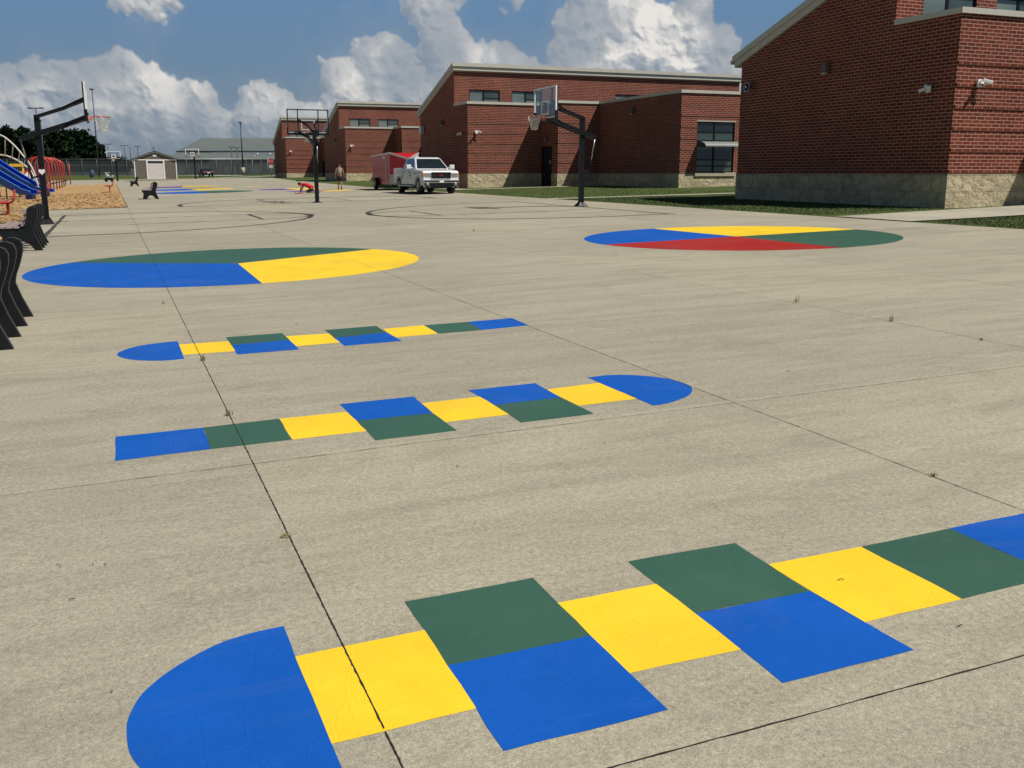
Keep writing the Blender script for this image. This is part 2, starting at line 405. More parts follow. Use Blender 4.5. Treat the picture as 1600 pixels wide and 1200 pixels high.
patch(mb,[(57.2,20.1),(75,20.1),(75,19.2),(57.2,19.2)],2,8,.0105)
patch(mb,[(155,15.5),(190,40),(197,40),(158,12.5)],6,6,.02)
patch(mb,[(146,-9),(150,-60),(160,-60),(160,-9)],6,6,.02)
tag(mb.build('walkway',M['walk']),kind='structure')
mb=MB()
patch(mb,[(45.3,-45),(45.3,.6),(119,.6),(119,-60)],40,40,.03)
patch(mb,[(24,-30),(24,-2.5),(43.9,-2.5),(43.9,-30)],16,16,.03)
patch(mb,[(-6,-30),(-6,-6),(24,-6),(24,-30)],8,8,.03)
tag(mb.build('wood_chip_mulch',M['mulch']),kind='structure')
# mulch bed edging
mb=MB()
for a,b,va,vb in((45.35,118.9,.62,.62),(24,43.9,-2.48,-2.48)):
    n=30
    for i in range(n):
        U0=a+(b-a)*i/n;U1=a+(b-a)*(i+1)/n
        mb.bar(P3(U0,va,.01),P3(U1,vb,.01),.03,.05)
tag(mb.build('mulch_border',M['timber']),'dark edging strip along the mulch playground bed','edging')
# loose chips along the bed, real pieces
mb=MB()
for k in range(5200):
    if k%3:U=random.uniform(45.4,75);V=random.uniform(-9,.55)
    else:U=random.uniform(26,43.8);V=random.uniform(-8,-2.55)
    p=P3(U,V,.045);a=random.uniform(0,6.28);l=random.uniform(.04,.11);w=random.uniform(.015,.04);t=random.uniform(-.03,.03)
    d=Vector((math.cos(a),math.sin(a),random.uniform(-.25,.25)))*l;e=Vector((-math.sin(a),math.cos(a),random.uniform(-.3,.3)))*w
    mb.face([p-d-e,p+d-e,p+d+e,p-d+e])
tag(mb.build('loose_wood_chips',M['mulch'],weld=False),'loose orange wood chips scattered over the play bed','wood chips',kind='stuff')
# expansion joints: thin irregular dark strips
def strip(mb,a,b,w,dz,seg=.25,jit=.25,gap=None):
    a=Vector(a);b=Vector(b);d=b-a;l=d.length;n=max(2,int(l/seg));prev=None
    nrm=Vector((-d.y,d.x)).normalized()
    for i in range(n+1):
        c=a+d*i/n
        w1=w*(1+random.uniform(-jit,jit))/2;o=w*random.uniform(-jit,jit)*.4
        x=c+nrm*(o+w1);y=c+nrm*(o-w1)
        cur=((x.x,x.y,zg(x.x,x.y)+dz),(y.x,y.y,zg(y.x,y.y)+dz))
        if prev and not(gap and gap(i/n)):mb.face([prev[0],prev[1],cur[1],cur[0]])
        prev=cur
mb=MB()
Vs=[(.61,.0052),(3.72,.0040),(6.91,.004),(10.0,.004),(13.11,.006),(16.2,.005)]
Us=[(2.08,.0050),(5.31,.0034),(8.77,.003),(12.1,.003),(15.4,.0035),(18.7,.0035),(22.0,.003)]
for v,w in Vs:
    gp_=(lambda t:2.44<(-3+23*t)<3.0 and random.random()<.05) if v<1 else None
    strip(mb,P(-3,v),P(20,v),w,.0146,.016 if v<1 else .04 if v<4 else .15,.45,gp_)
    strip(mb,P(20,v),P(44.6 if v<1 else 100,v),w*1.25,.0146,.6,.3)
for u,w in Us:
    strip(mb,P(u,-2.5),P(u,17.6),w,.0146,.06,.55)
for u in range(26,116,8):strip(mb,P(u,-2.4 if u<44 else .7),P(u,17.2),.006,.0146,.8,.3)
tag(mb.build('slab_joint',M['joint'],weld=False),kind='structure')
# ------------------------------------------------------------------ painted games
def gp(px,py):
    x,y=G(px,py);return Vector((x,y))
def flat(name,pts,mat,parent,dz=.0133,edge=.12):
    # densified, very slightly wobbling hand painted outline
    out=[]
    for i in range(len(pts)):
        a,b=pts[i],pts[(i+1)%len(pts)];l=(b-a).length;n=max(1,int(l/edge))
        nr=Vector((-(b-a).y,(b-a).x));nr=nr.normalized() if nr.length>0 else nr
        for k in range(n):
            j=0 if k==0 else random.uniform(-.0035,.0035);out.append(a+(b-a)*k/n+nr*j)
    z0=parent.location
    me=MB();me.face([(p.x-z0.x,p.y-z0.y,zg(p.x,p.y)+dz-z0.z) for p in out],uv=[(p.x,p.y) for p in out])
    return me.build(name,mat,parent)
def quad(name,mat,parent,*px):
    return flat(name,[gp(*p) if isinstance(p[0],(int,float)) and not isinstance(p,Vector) else p for p in px],mat,parent)
def game(label,cat,px,group=None,name='hopscotch'):
    x,y=G(*px);return thing(name,label,cat,(x,y,zg(x,y)),0,group)
def cell(col,par,*pts):
    p=[q if isinstance(q,Vector) else gp(*q) for q in pts]
    if col=='yellow':      # yellow went down first; its neighbours lap over its ends
        t=(p[1]-p[0])*.055;b=(p[2]-p[3])*.055;p=[p[0]-t,p[1]+t,p[2]+b,p[3]-b]
    return flat('painted_square',p,M[col],par,.0129 if col=='yellow' else .0133)
HG='painted hopscotch courts'
h=game('largest nearest hopscotch, blue half round at lower left then yellow, green and blue squares','hopscotch',(900,1050),HG)
T=gp(443.5,983.5);Mi=(gp(465,1030.5)+gp(516,1169))/2;Bt=2*Mi-T
arc=[gp(*p) for p in((395,994),(340,1012),(275,1047.5),(225,1087.5),(202.5,1125),(198.5,1150),(202.5,1180),(214,1200))]
def smooth2(p,n=5):
    out=[]
    for i in range(len(p)-1):
        p0=p[max(i-1,0)];p1=p[i];p2=p[i+1];p3=p[min(i+2,len(p)-1)]
        for k in range(n):
            q=k/n;out.append(.5*((2*p1)+(-p0+p2)*q+(2*p0-5*p1+4*p2-p3)*q*q+(-p0+3*p1-3*p2+p3)*q**3))
    return out+[p[-1]]
last=arc[-1];ax=(Bt-T).normalized();n_=Vector((-ax.y,ax.x))
if (arc[3]-Mi).dot(n_)<0:n_=-n_
dep=(last-Mi).dot(n_);al=(last-Mi).dot(ax);R=(Bt-T).length/2
for k in range(1,9):
    t=k/9;a0=math.asin(min(1,al/R));a=a0+(math.pi/2-a0)*t
    arc.append(Mi+ax*R*math.sin(a)+n_*(dep*math.cos(a)/max(.05,math.cos(a0))))
flat('painted_half_round',smooth2([T]+arc+[Bt]),M['blue'],h)
cell('yellow',h,(465,1030.5),(658,990.5),(740,1114),(516,1169))
cell('green',h,(632.5,945),(832.5,907.5),(922.5,998.5),(699,1045.5))
cell('blue',h,(699,1045.5),(922.5,998.5),(1043.5,1115),(787.5,1180))
cell('yellow',h,(875,946),(1022.5,917.5),(1152.5,1021.5),(986,1057))
cell('green',h,(981,882),(1148,853),(1265.5,928.5),(1086,963.5))
cell('blue',h,(1086,963.5),(1265.5,928.5),(1427.5,1021),(1222.5,1073))
cell('yellow',h,(1207.5,885),(1345,858.5),(1502.5,941),(1357.5,976))
st=gp(1483.5,830)-gp(1345,858.5)
cell('green',h,(1345,858.5),(1483.5,830),gp(1502.5,941)+st,(1502.5,941))
cell('blue',h,(1483.5,830),gp(1483.5,830)+st,gp(1502.5,941)+2*st,gp(1502.5,941)+st)
h=game('middle hopscotch with blue half round at its right end beside the long joint','hopscotch',(600,650),HG)
cell('blue',h,(181,685.6),(317.5,671.2),(329.3,704.9),(179.7,723.7))
cell('green',h,(317.5,671.2),(436.5,657.2),(457,690),(329.3,704.9))
cell('yellow',h,(436.5,657.2),(542.8,646.3),(569.9,676.9),(457,690))
cell('blue',h,(530.6,634.4),(646.9,622.2),(675.5,648.3),(557.3,660.3))
cell('green',h,(557.3,660.3),(675.5,648.3),(714.3,675.6),(586.6,691.3))
cell('yellow',h,(663.4,632.5),(747.2,622.8),(790.5,651.3),(699.4,662.2))
cell('blue',h,(731.6,612.5),(836.3,601.3),(875.9,623.8),(772.8,635.6))
cell('green',h,(772.8,635.6),(875.9,623.8),(928.1,649.4),(814,663.4))
cell('yellow',h,(855.6,610.9),(935.3,600.9),(991,626.6),(908.8,636.3))
flat('painted_half_round',[gp(*p) for p in((917.5,592.5),(946,588.8),(965,588.2),(983.8,588.4),(1005,589.6),(1024,591.3),(1042,594),(1055.6,597.5),(1067,600.8),(1076,604.4),(1081,608.3),(1081.6,612.2),(1080.6,616),(1077.5,619.4),(1071,623.5),(1061.9,626.9),(1053,630.4),(1043,633.1),(1032,635.2),(1020.6,636.6))],M['blue'],h)
h=game('farthest hopscotch with blue half round at its left end, nearest the left painted circle','hopscotch',(500,530),HG)
flat('painted_half_round',[gp(*p) for p in((277.3,535.1),(262,536.4),(247.5,538.2),(231,540.2),(216.9,542.6),(205,545.5),(195,548.7),(186,552.5),(182.8,555.7),(185,559),(192.8,561.8),(204,563.9),(216.9,565.3),(236,566),(256.3,565.8),(274,564.4),(288.6,562.7))],M['blue'],h)
cell('yellow',h,(280.3,540.4),(357.8,535.1),(367.4,550.9),(286.9,556.6))
cell('green',h,(353.4,529),(440.9,522.4),(452.5,533.2),(361.5,541.5))
cell('blue',h,(361.5,541.5),(452.5,533.2),(467.6,548.3),(370.9,556.1))
cell('yellow',h,(448.8,527.3),(514.4,522.9),(531.9,537.2),(460.5,543.4))
cell('green',h,(507.8,517.6),(587.9,511.1),(604.5,521.7),(522,530.2))
cell('blue',h,(522,530.2),(604.5,521.7),(628.1,534.7),(538.4,542.6))
cell('yellow',h,(602.3,515.4),(662.3,510.2),(685,523.3),(620.5,529))
cell('green',h,(662.3,510.2),(730.9,504.9),(753.7,517.6),(685,523.3))
cell('blue',h,(730.9,504.9),(799.6,498.8),(825.9,510.2),(753.7,517.6))
# circles: least squares centre and radius in the ground plane
def fitc(pts):
    a=[[0.]*4 for _ in range(3)]
    for p in pts:
        r=(2*p.x,2*p.y,1.);t=p.x**2+p.y**2
        for i in range(3):
            for j in range(3):a[i][j]+=r[i]*r[j]
            a[i][3]+=r[i]*t
    for i in range(3):
        pv=a[i][i]
        for j in range(4):a[i][j]/=pv
        for k in range(3):
            if k!=i:
                f=a[k][i]
                for j in range(4):a[k][j]-=f*a[i][j]
    c=Vector((a[0][3],a[1][3]));return c,math.sqrt(a[2][3]+c.x**2+c.y**2)
def circle(label,pts,cen,secs,group='large painted circles in the foreground'):
    c,r=fitc([gp(*p) for p in pts]);hub=gp(*cen)
    t=thing('painted_circle',label,'painted circle',(hub.x,hub.y,zg(hub.x,hub.y)),0,group)
    ang=[math.atan2(*((gp(*p)-c).yx)) for p,_ in secs]
    for i,(p,colr) in enumerate(secs):
        a0=ang[i];a1=ang[(i+1)%len(secs)]
        while a1<a0:a1+=2*math.pi
        n=max(6,int((a1-a0)*24));arc=[c+Vector((math.cos(a0+(a1-a0)*k/n),math.sin(a0+(a1-a0)*k/n)))*r for k in range(n+1)]
        flat('painted_sector',[hub]+arc,M[colr],t,edge=5)
circle('left painted circle of three sectors: blue, green and yellow',[(43.8,430),(271,449.2),(411,444.8),(661,408.5),(437.5,388),(576.6,391),(101.5,411.6)],(371.9,412.9),
    [((411,444.8),'yellow'),((576.6,391),'green'),((101.5,411.6),'blue')])
circle('right painted circle of four sectors: blue, yellow, green and red',[(908.9,375.8),(1157.5,393),(1413.6,370.5),(1187.5,354.4),(1026,358.5),(938,383.6),(1343,358.9),(1303,387)],(1150,370.5),
    [((1303,387),'green'),((1343,358.9),'yellow'),((1026,358.5),'blue'),((938,383.6),'red_paint')])
def fard(label,U,V,r,halves,hubside=0,squash=1.):
    c=Vector(P(U,V));t=thing('painted_circle',label,'painted circle',(c.x,c.y,zg(c.x,c.y)),0,'painted circles at the far end of the slab')
    for (a0,a1,colr) in halves:
        a0,a1=math.radians(a0),math.radians(a1);n=24
        arc=[c+Vector((g2[0]*math.cos(a)*r+g1[0]*math.sin(a)*r*squash,g2[1]*math.cos(a)*r+g1[1]*math.sin(a)*r*squash)) for a in [a0+(a1-a0)*k/n for k in range(n+1)]]
        flat('painted_sector',[c]+arc,M[colr],t,edge=50)
fard('far painted circle behind the nearest black far bench, blue left and green right',69.3,5.75,3.2,[(100,270,'blue'),(-90,100,'green')])
fard('far painted circle in blue and yellow, second row beyond the black bench',79.5,5.7,3.15,[(95,275,'blue'),(20,95,'gold'),(-85,20,'yellow')])
fard('far painted circle in purple and yellow, last row before the shed',91.,5.8,3.1,[(85,265,'purple'),(-95,-10,'gold'),(-10,85,'yellow')])
fard('purple and yellow painted circle behind the kneeling person',70.8,11.7,2.2,[(95,275,'purple'),(-85,95,'yellow')])
fard('fresh purple and yellow painted circle under the kneeling person',63.8,12.4,2.1,[(95,275,'purple'),(-85,40,'yellow'),(40,95,'gold')],squash=.7)
h=game('faded pale hopscotch at the far end, left of the kneeling person','hopscotch',(425,291),'painted hopscotch courts')
for i in range(7):
    for j in ((0,) if i%2 else (-1,1)):
        u=84+j*1.3;v=10.2+i*.95
        flat('painted_square',[Vector(P(u-1.2,v)),Vector(P(u-1.2,v+.8)),Vector(P(u+1.2,v+.8)),Vector(P(u+1.2,v))],M['fade_yellow' if (i+j)%3 else 'fade_grey'],h,edge=5)
# ---- basketball court lines
def court(label,base,dirv,cu,hw,arc,ft,kw,ax):
    # ax=0: court axis along V, cu=centre U ; ax=1: axis along U, cu=centre V
    def Q(a,s):return P(cu+s,base+dirv*a) if ax==0 else P(base+dirv*a,cu+s)
    mb=MB();Z=.0152
    pts=[(0,-hw)]+[(arc-hw+hw*math.sin(t)*1.,-hw*math.cos(t)) for t in [math.pi*k/48 for k in range(49)]]+[(0,hw)]
    for a,b in zip(pts,pts[1:]):strip(mb,Q(*a),Q(*b),.18,Z,.5,.2)
    for s in(-kw,kw):strip(mb,Q(0,s),Q(ft,s),.055,Z,.5,.25)
    pts=[(ft+kw*math.sin(t),-kw*math.cos(t)) for t in [math.pi*k/20 for k in range(21)]]
    for a,b in zip(pts,pts[1:]):strip(mb,Q(*a),Q(*b),.12,Z,.5,.2)
    o=mb.build('court_lines',M['line_thin'],weld=False)
    for nm,a,b,wd in[('baseline',(0,-hw-.3),(0,hw+.3),.11),('free_throw_line',(ft,-kw),(ft,kw),.12)]+[('lane_mark',(a,s),(a+.35,s),.12) for s in(-kw,kw) for a in(2.0,2.9,3.8)]:
        m2=MB();strip(m2,Q(*a),Q(*b),wd,Z+(.0006 if nm!='lane_mark' else .0012),.5,.2);m2.build(nm,M['line'],o,weld=False)
    return tag(o,label,'court lines',group='painted basketball court lines')
court('black half court lines painted in front of the left basketball hoop',-1.6,1,33.1,6.2,7.6,5.9,1.85,0)
court('black half court lines painted in front of the right basketball hoop',15.1,-1,31.2,6.0,7.35,5.65,1.8,0)
court('black half court lines beyond the middle basketball hoop seen from behind',44.0,1,8.35,5.6,7.3,5.6,1.75,1)
# scuffs, twigs and weeds
mb=MB()
for px,py in((463,509),(670,588),(1232,583),(146,298+590),(91,888),(113,943),(176,1088),(945,697),(715,733),(1313,912),(1500,985),(95,890),(640,365),(1553,621),(1580,630),(165,888)):
    x,y=G(px,py);a=random.uniform(0,3.1);l=random.uniform(.004,.013)
    mb.tube([(x-l*math.cos(a),y-l*math.sin(a),zg(x,y)+.018),(x,y,zg(x,y)+.021),(x+l*math.cos(a+.4),y+l*math.sin(a+.4),zg(x,y)+.018)],.0016,5)
tag(mb.build('dry_twig_litter',M['joint'],weld=False),'tiny dark twigs and crumbs scattered over the slab','litter',kind='stuff')
def weed(px,py,hgt,n,label,spread=.5,cl='weed'):
    hgt*=.72
    x,y=G(px,py);z=zg(x,y)+.012;m=MB()
    for k in range(n):
        a=random.uniform(0,6.28);l=hgt*random.uniform(.5,1);lean=random.uniform(.2,1)*spread
        o=Vector((random.uniform(-.02,.02),random.uniform(-.02,.02),0));w=Vector((-math.sin(a),math.cos(a),0))*.0022
        p1=o+Vector((math.cos(a)*lean*l*.5,math.sin(a)*lean*l*.5,l*.6));p2=o+Vector((math.cos(a)*lean*l,math.sin(a)*lean*l,l*(1.15-lean)))
        m.face([o-w,o+w,p1+w*.8,p1-w*.8]);m.face([p1-w*.8,p1+w*.8,p2])
    o=m.build('weed',M[cl],weld=False);o.location=(x,y,z)
    tag(o,label,'weed',group='weeds growing in the slab joints')
weed(447,842,.018,80,'flat yellowish weed in the long joint near the foreground, between two hopscotches',2.2)
weed(317,566,.10,24,'thin dry weed in the joint at the left end of the farthest hopscotch')
weed(358,652,.09,24,'thin dry weed in the joint just behind the middle hopscotch')
weed(1245,474,.16,16,'tallest weed sprig in the right hand joint, left of two others')
weed(1392,504,.12,14,'small weed sprig in the right hand joint, right of the tallest sprig')
weed(1533,534,.05,16,'flat weed sprig in the joint near the right edge of the photo')
weed(1458,748,.04,22,'low dry weed in the diagonal joint at lower right')
weed(255,477,.10,12,'faint dry weed just in front of the left painted circle')
weed(740,362,.12,14,'small weed tuft beyond the left painted circle')
# lawn blades near the building
mb=MB()
def blades(n,U0,U1,V0,V1,h):
    for k in range(n):
        u=random.uniform(U0,U1);v=random.uniform(V0,V1);p=P3(u,v,-.01);a=random.uniform(0,3.14);w=Vector((math.cos(a),math.sin(a),0))*.012
        t=Vector((random.uniform(-.05,.05),random.uniform(-.05,.05),h*random.uniform(.5,1.2)))
        mb.face([p-w,p+w,p+t])
blades(22000,22.3,38.4,17.75,22.6,.04);blades(13000,12,18.5,17.8,24,.04);blades(6000,39.4,56,17.5,28,.05)
tag(mb.build('lawn_blades',M['blade'],weld=False),'short green grass growing along the school walls','grass',kind='stuff')
# ------------------------------------------------------------------ school building
def panel(mb,x0,x1,z0,z1,y,holes=(),rev=.12,axis='y',flip=False):
    # wall sheet in plane axis=y with rectangular openings and reveals going +y
    X=sorted(set([x0,x1]+[h[0] for h in holes]+[h[1] for h in holes]));Z=sorted(set([z0,z1]+[h[2] for h in holes]+[h[3] for h in holes]))
    def pt(a,b,c):return (a,b,c) if axis=='y' else (b,a,c)
    for i in range(len(X)-1):
        for j in range(len(Z)-1):
            cx,cz=(X[i]+X[i+1])/2,(Z[j]+Z[j+1])/2
            if any(h[0]<cx<h[1] and h[2]<cz<h[3] for h in holes):continue
            mb.face([pt(X[i],y,Z[j]),pt(X[i+1],y,Z[j]),pt(X[i+1],y,Z[j+1]),pt(X[i],y,Z[j+1])])
    for a,b,c,d in holes:
        for q in(((a,c),(b,c)),((b,c),(b,d)),((b,d),(a,d)),((a,d),(a,c))):
            mb.face([pt(q[0][0],y,q[0][1]),pt(q[1][0],y,q[1][1]),pt(q[1][0],y+rev,q[1][1]),pt(q[0][0],y+rev,q[0][1])])
def window(par,x0,x1,z0,z1,y,kind='clere'):
    w=MB();t=.055;d0,d1=y+.06,y+.13
    w.box(x0,x1,d0,d1,z0,z0+t);w.box(x0,x1,d0,d1,z1-t,z1);w.box(x0,x0+t,d0,d1,z0+t,z1-t);w.box(x1-t,x1,d0,d1,z0+t,z1-t)
    xm=x0+(x1-x0)*.47;w.box(xm-.05,xm+.05,d0-.003,d1,z0+t,z1-t)
    f=None
    if kind=='clere':
        zm=z0+(z1-z0)*.42;w.box(xm+.05,x1-t,d0,d1,zm-.025,zm+.025)
        f=w.build('window',M['frame'],par)
        p=MB();p.box(x0+t,xm-.05,y+.09,y+.1,z0+t,z1-t);p.build('pane',M['glass'],f)
        p=MB();p.box(xm+.05,x1-t,y+.09,y+.1,zm+.025,z1-t);p.build('pane',M['glass_teal'],f)
        p=MB();p.box(xm+.05,x1-t,y+.09,y+.1,z0+t,zm-.025);p.build('pane',M['glass'],f)
    else:
        hs=[z0,z0+(z1-z0)*.13,z0+(z1-z0)*.25,z0+(z1-z0)*.63,z0+(z1-z0)*.80,z1]
        for q in hs[1:-1]:w.box(x0+t,x1-t,d0,d1,q-.03,q+.03)
        f=w.build('window',M['frame'],par)
        for i in range(5):
            for (a,b) in((x0+t,xm-.05),(xm+.05,x1-t)):
                p=MB();p.box(a,b,y+.09,y+.1,hs[i]+.03,hs[i+1]-.03)
                p.build('pane',M['glass_teal' if i in(0,1,3) else 'glass_dark'],f)
    return f
def wing(label,U0,V0,dzc=0,front=True,b3=True,L_=17,base=.6,end_=10.35,extra=()):
    x,y=P(U0,V0);t=thing('school_wing',label,'school building',(x,y,base),ROT,'brick school building wings')
    st=1.56-base;capb=5.87-base+dzc;capt=capb+.16;pk=8.08-base+dzc*1.6;eb=5.62-base+dzc*.3
    B2x,B2y,B3x,B3y=5.0,-2.8,7.9,-12.6
    xr=B3x if b3 else L_
    mb=MB()
    wz=(capt+.04,capt+.92)
    wins=[(1.05,3.2),(4.05,6.2)]+([(11.8,13.95)] if L_>15 else [])
    # left gable face as strips so that the brick UVs stay regular
    prof=[(0,capb),(2.6,capb)]
    mb.face([(0,0,st),(0,0,capb),(0,2.6,capb),(0,2.6,st)])
    mb.face([(0,2.6,st),(0,2.6,pk-.02),(0,end_,eb),(0,end_,st)])
    panel(mb,0,B2x,st,capb,0)
    panel(mb,0,L_,capb+.01,pk,2.6,[(a,b,wz[0],wz[1]) for a,b in wins])
    # block with the door
    mb.face([(B2x,B2y,st),(B2x,B2y,capb),(B2x,-1.9,capb),(B2x,-1.9,st)])
    mb.face([(B2x,-.25,st),(B2x,-.25,capb),(B2x,0,capb),(B2x,0,st)])
    mb.face([(B2x,-1.9,3.25-base),(B2x,-1.9,capb),(B2x,-.25,capb),(B2x,-.25,3.25-base)])
    panel(mb,B2x,xr,st,capb,B2y)
    if b3:
        mb.face([(B3x,B3y,st),(B3x,B3y,capb),(B3x,B2y,capb),(B3x,B2y,st)])
        panel(mb,B3x,B3x+6.5,st,capb,B3y,[(B3x+1.05,B3x+3.5,1.62-base,4.36-base)],.15)
    # closing faces at the back
    mb.face([(0,end_,st),(0,end_,eb),(L_,end_,eb),(L_,end_,st)])
    mb.face([(L_,0,st),(L_,0,capb),(L_,end_,capb),(L_,end_,st)])
    # projecting accent courses belong to the wall
    for k in range(6):
        z=st+.03+k*.61
        mb.box(.02,B2x-.002,-.028,.02,z,z+.1016)
        mb.box(B2x+.02,xr-.01,B2y-.028,B2y+.02,z,z+.1016)
        if b3:
            mb.box(B3x+.02,B3x+1.04,B3y-.028,B3y+.02,z,z+.1016)
            if z+.1>3.8:mb.box(B3x+1.05,B3x+6,B3y-.028,B3y+.02,z,z+.1016)
    wl=mb.build('wall',M['brick'],t)
    # vertical control joints
    for a in(4.4,7.9):
        mb=MB();mb.box(-.006,-.001,a,a+.012,st,min(capb,pk-(a-2.6)*(pk-eb)/(end_-2.6)-.1));mb.build('control_joint',M['brick_joint'],t)
    mb=MB();mb.box(1.9,1.912,-.006,-.001,st,capb);mb.build('control_joint',M['brick_joint'],t)
    # stone plinth, slightly proud, down into the ground
    mb=MB();o=.045;zb=-1.1
    seq=[(0,end_),(0,0),(B2x,0),(B2x,B2y),(B3x if b3 else L_,B2y)]
    mb.box(-o,.0,-o,end_,zb,st);mb.box(0,B2x,-o,0,zb,st-.002)
    mb.box(B2x-o,B2x,B2y-o,-1.9,zb,st+.001);mb.box(B2x-o,B2x,-.25,-o,zb,st+.001)
    mb.box(B2x,xr,B2y-o,B2y,zb,st-.001)
    if b3:
        mb.box(B3x-o,B3x,B3y-o,B2y-o,zb,st+.002);mb.box(B3x,B3x+6.5,B3y-o,B3y,zb,st-.003)
    mb.build('stone_base',M['stone'],t)
    # parapet coping and flat roof
    mb=MB();c=.07
    mb.box(-c,B2x-c,-c,.25,capb,capt);mb.box(-c,.2,.25,2.598,capb,capt)
    mb.box(B2x-c,B2x+.2,B2y-c,.25,capb+.001,capt+.001);mb.box(B2x+.2,xr-c if b3 else xr,B2y-c,B2y+.25,capb+.001,capt+.001)
    if b3:
        mb.box(B3x-c,B3x+.2,B3y-c,B2y+.25,capb+.002,capt+.002);mb.box(B3x+.2,B3x+6.5,B3y-c,B3y+.25,capb+.002,capt+.002)
    cp=mb.build('parapet_coping',M['coping'],t)
    mb=MB();mb.box(.2,L_,.25,2.599,capb-.2,capb+.02);mb.box(B2x+.2,L_,B2y+.25,.25,capb-.2,capb+.021)
    if b3:mb.box(B3x+.2,B3x+6.5,B3y+.25,B2y+.25,capb-.2,capb+.022)
    mb.build('flat_roof',M['roof_dark'],t)
    # shed roof: two stepped fascia boards along rake and high edge
    sl=(pk-eb)/(end_-2.6)
    def zr(y):return pk-(y-2.6)*sl
    mb=MB();ya,yb=2.42,end_+.35
    mb.prism([(ya,zr(ya)+.0),(yb,zr(yb)+.0),(yb,zr(yb)+.22),(ya,zr(ya)+.22)],'x',-.10,L_+.1)
    ro=mb.build('roof',M['coping'],t)
    mb=MB();ya2,yb2=2.34,end_+.43
    mb.prism([(ya2,zr(ya2)+.22),(yb2,zr(yb2)+.22),(yb2,zr(yb2)+.44),(ya2,zr(ya2)+.44)],'x',-.17,L_+.17)
    mb.build('roof_fascia',M['coping'],ro)
    mb=MB();mb.box(-.14,L_+.14,end_+.44,end_+.58,zr(end_)+.02,zr(end_)+.17);mb.build('gutter',M['coping'],t)
    for a,b in wins:window(t,a,b,wz[0],wz[1],2.6)
    # door
    mb=MB();mb.box(B2x+.10,B2x+.15,-1.85,-.3,-.4,3.2-base);d=mb.build('door',M['shorts'],t)
    mb=MB();
    mb.box(B2x-.002,B2x+.14,-1.9,-1.83,-.4,3.25-base);mb.box(B2x-.002,B2x+.14,-.32,-.25,-.4,3.25-base);mb.box(B2x-.002,B2x+.14,-1.83,-.32,3.17-base,3.25-base)
    mb.build('door_frame',M['frame'],d)
    mb=MB();mb.box(B2x+.095,B2x+.099,-1.45,-1.33,1.95-base+.2,2.1-base+.3);mb.build('door_notice',M['offwhite'],d)
    mb=MB();mb.box(B2x+.04,B2x+.1,-.62,-.5,1.5-base,1.56-base);mb.build('handle',M['steel'],d)
    if b3:
        window(t,B3x+1.05,B3x+3.5,1.62-base,4.36-base,B3y,'big')
        mb=MB();mb.box(B3x+.95,B3x+3.6,B3y-.12,B3y+.16,1.42-base,1.615-base);mb.build('window_sill',M['capstone'],t)
        mb=MB();mb.box(B3x+1.0,B3x+3.55,B3y-.012,B3y+.1,4.365-base,4.42-base);mb.build('lintel',M['coping'],t)
        mb=MB()  # curved metal awning
        n=8;pr=[]
        for k in range(n+1):
            a=math.pi/2*k/n;pr.append((B3y-.12-.72*math.sin(a),3.30-base-.26*(1-math.cos(a))))
        for k in range(n):
            (y0,z0),(y1,z1)=pr[k],pr[k+1]
            mb.face([(B3x+1.1,y0,z0),(B3x+3.6,y0,z0),(B3x+3.6,y1,z1),(B3x+1.1,y1,z1)])
            mb.face([(B3x+1.1,y0,z0-.03),(B3x+3.6,y0,z0-.03),(B3x+3.6,y1,z1-.03),(B3x+1.1,y1,z1-.03)])
            mb.face([(B3x+1.1,y0,z0-.03),(B3x+1.1,y0,z0),(B3x+1.1,y1,z1),(B3x+1.1,y1,z1-.03)])
        aw=mb.build('awning',M['awning'],t)
        mb=MB()
        for a in(B3x+1.1,B3x+2.25,B3x+3.6):mb.tube([(a,B3y-.02,3.06-base),(a,B3y-.84,3.03-base)],.018,6);mb.tube([(a,B3y-.01,3.3-base),(a,B3y-.84,3.04-base)],.015,6)
        mb.build('awning_bracket',M['frame'],aw)
    return t
wing('nearest brick school wing at the right edge, filling the corner of the photo',22.45,22.75,.15,b3=False,L_=12,base=.57,end_=10.6)
wing('middle brick school wing behind the white pickup, with long clerestory windows',60.5,21.3,-.02,L_=22)
wing('third brick school wing behind the standing person and red trailer',99.0,22.0,.05,L_=16,base=.8)
wing('farthest brick school wing beside the stop sign',141.8,23.1,.45,L_=14,base=.95)
# wall fixtures
def fixture(name,label,cat,U,V,z,face,group=None):
    x,y=P(U,V);return thing(name,label,cat,(x,y,z),ROT+(0 if face=='front' else -math.pi/2),group)
def camera_(label,U,V,z,face):
    t=fixture('security_camera',label,'security camera',U,V,z,face,'white security cameras on the brick walls')
    m=MB();m.box(-.09,.09,-.05,0,-.1,.12);m.bar((0,-.05,.03),(0,-.16,.05),.07,.07);m.build('bracket',M['white'],t,bevel=.01)
    m=MB();m.bar((.0,-.12,.09),(.26,-.24,.01),.10,.10);m.bar((-.02,-.13,0),(-.14,-.26,-.06),.09,.09);c=m.build('camera_body',M['white'],t,bevel=.015)
    m=MB();m.lathe([(.03,0),(.03,.02)],12,'y',(-.15,-.28,-.065));m.build('lens',M['frame'],c)
camera_('white security camera on the sunlit face of the nearest wing',22.38,23.55,4.12,'front')
camera_('white security camera on the shaded face of the nearest wing',23.4,22.69,4.02,'side')
camera_('white security camera on the sunlit face of the middle wing, above the truck',60.44,21.85,4.1,'front')
camera_('white security camera on the shaded face of the middle wing',61.6,21.24,4.05,'side')
camera_('white security camera on the sunlit face of the third wing',98.94,22.55,4.2,'front')
camera_('white security camera on the face of the farthest wing',141.74,23.7,4.5,'front')
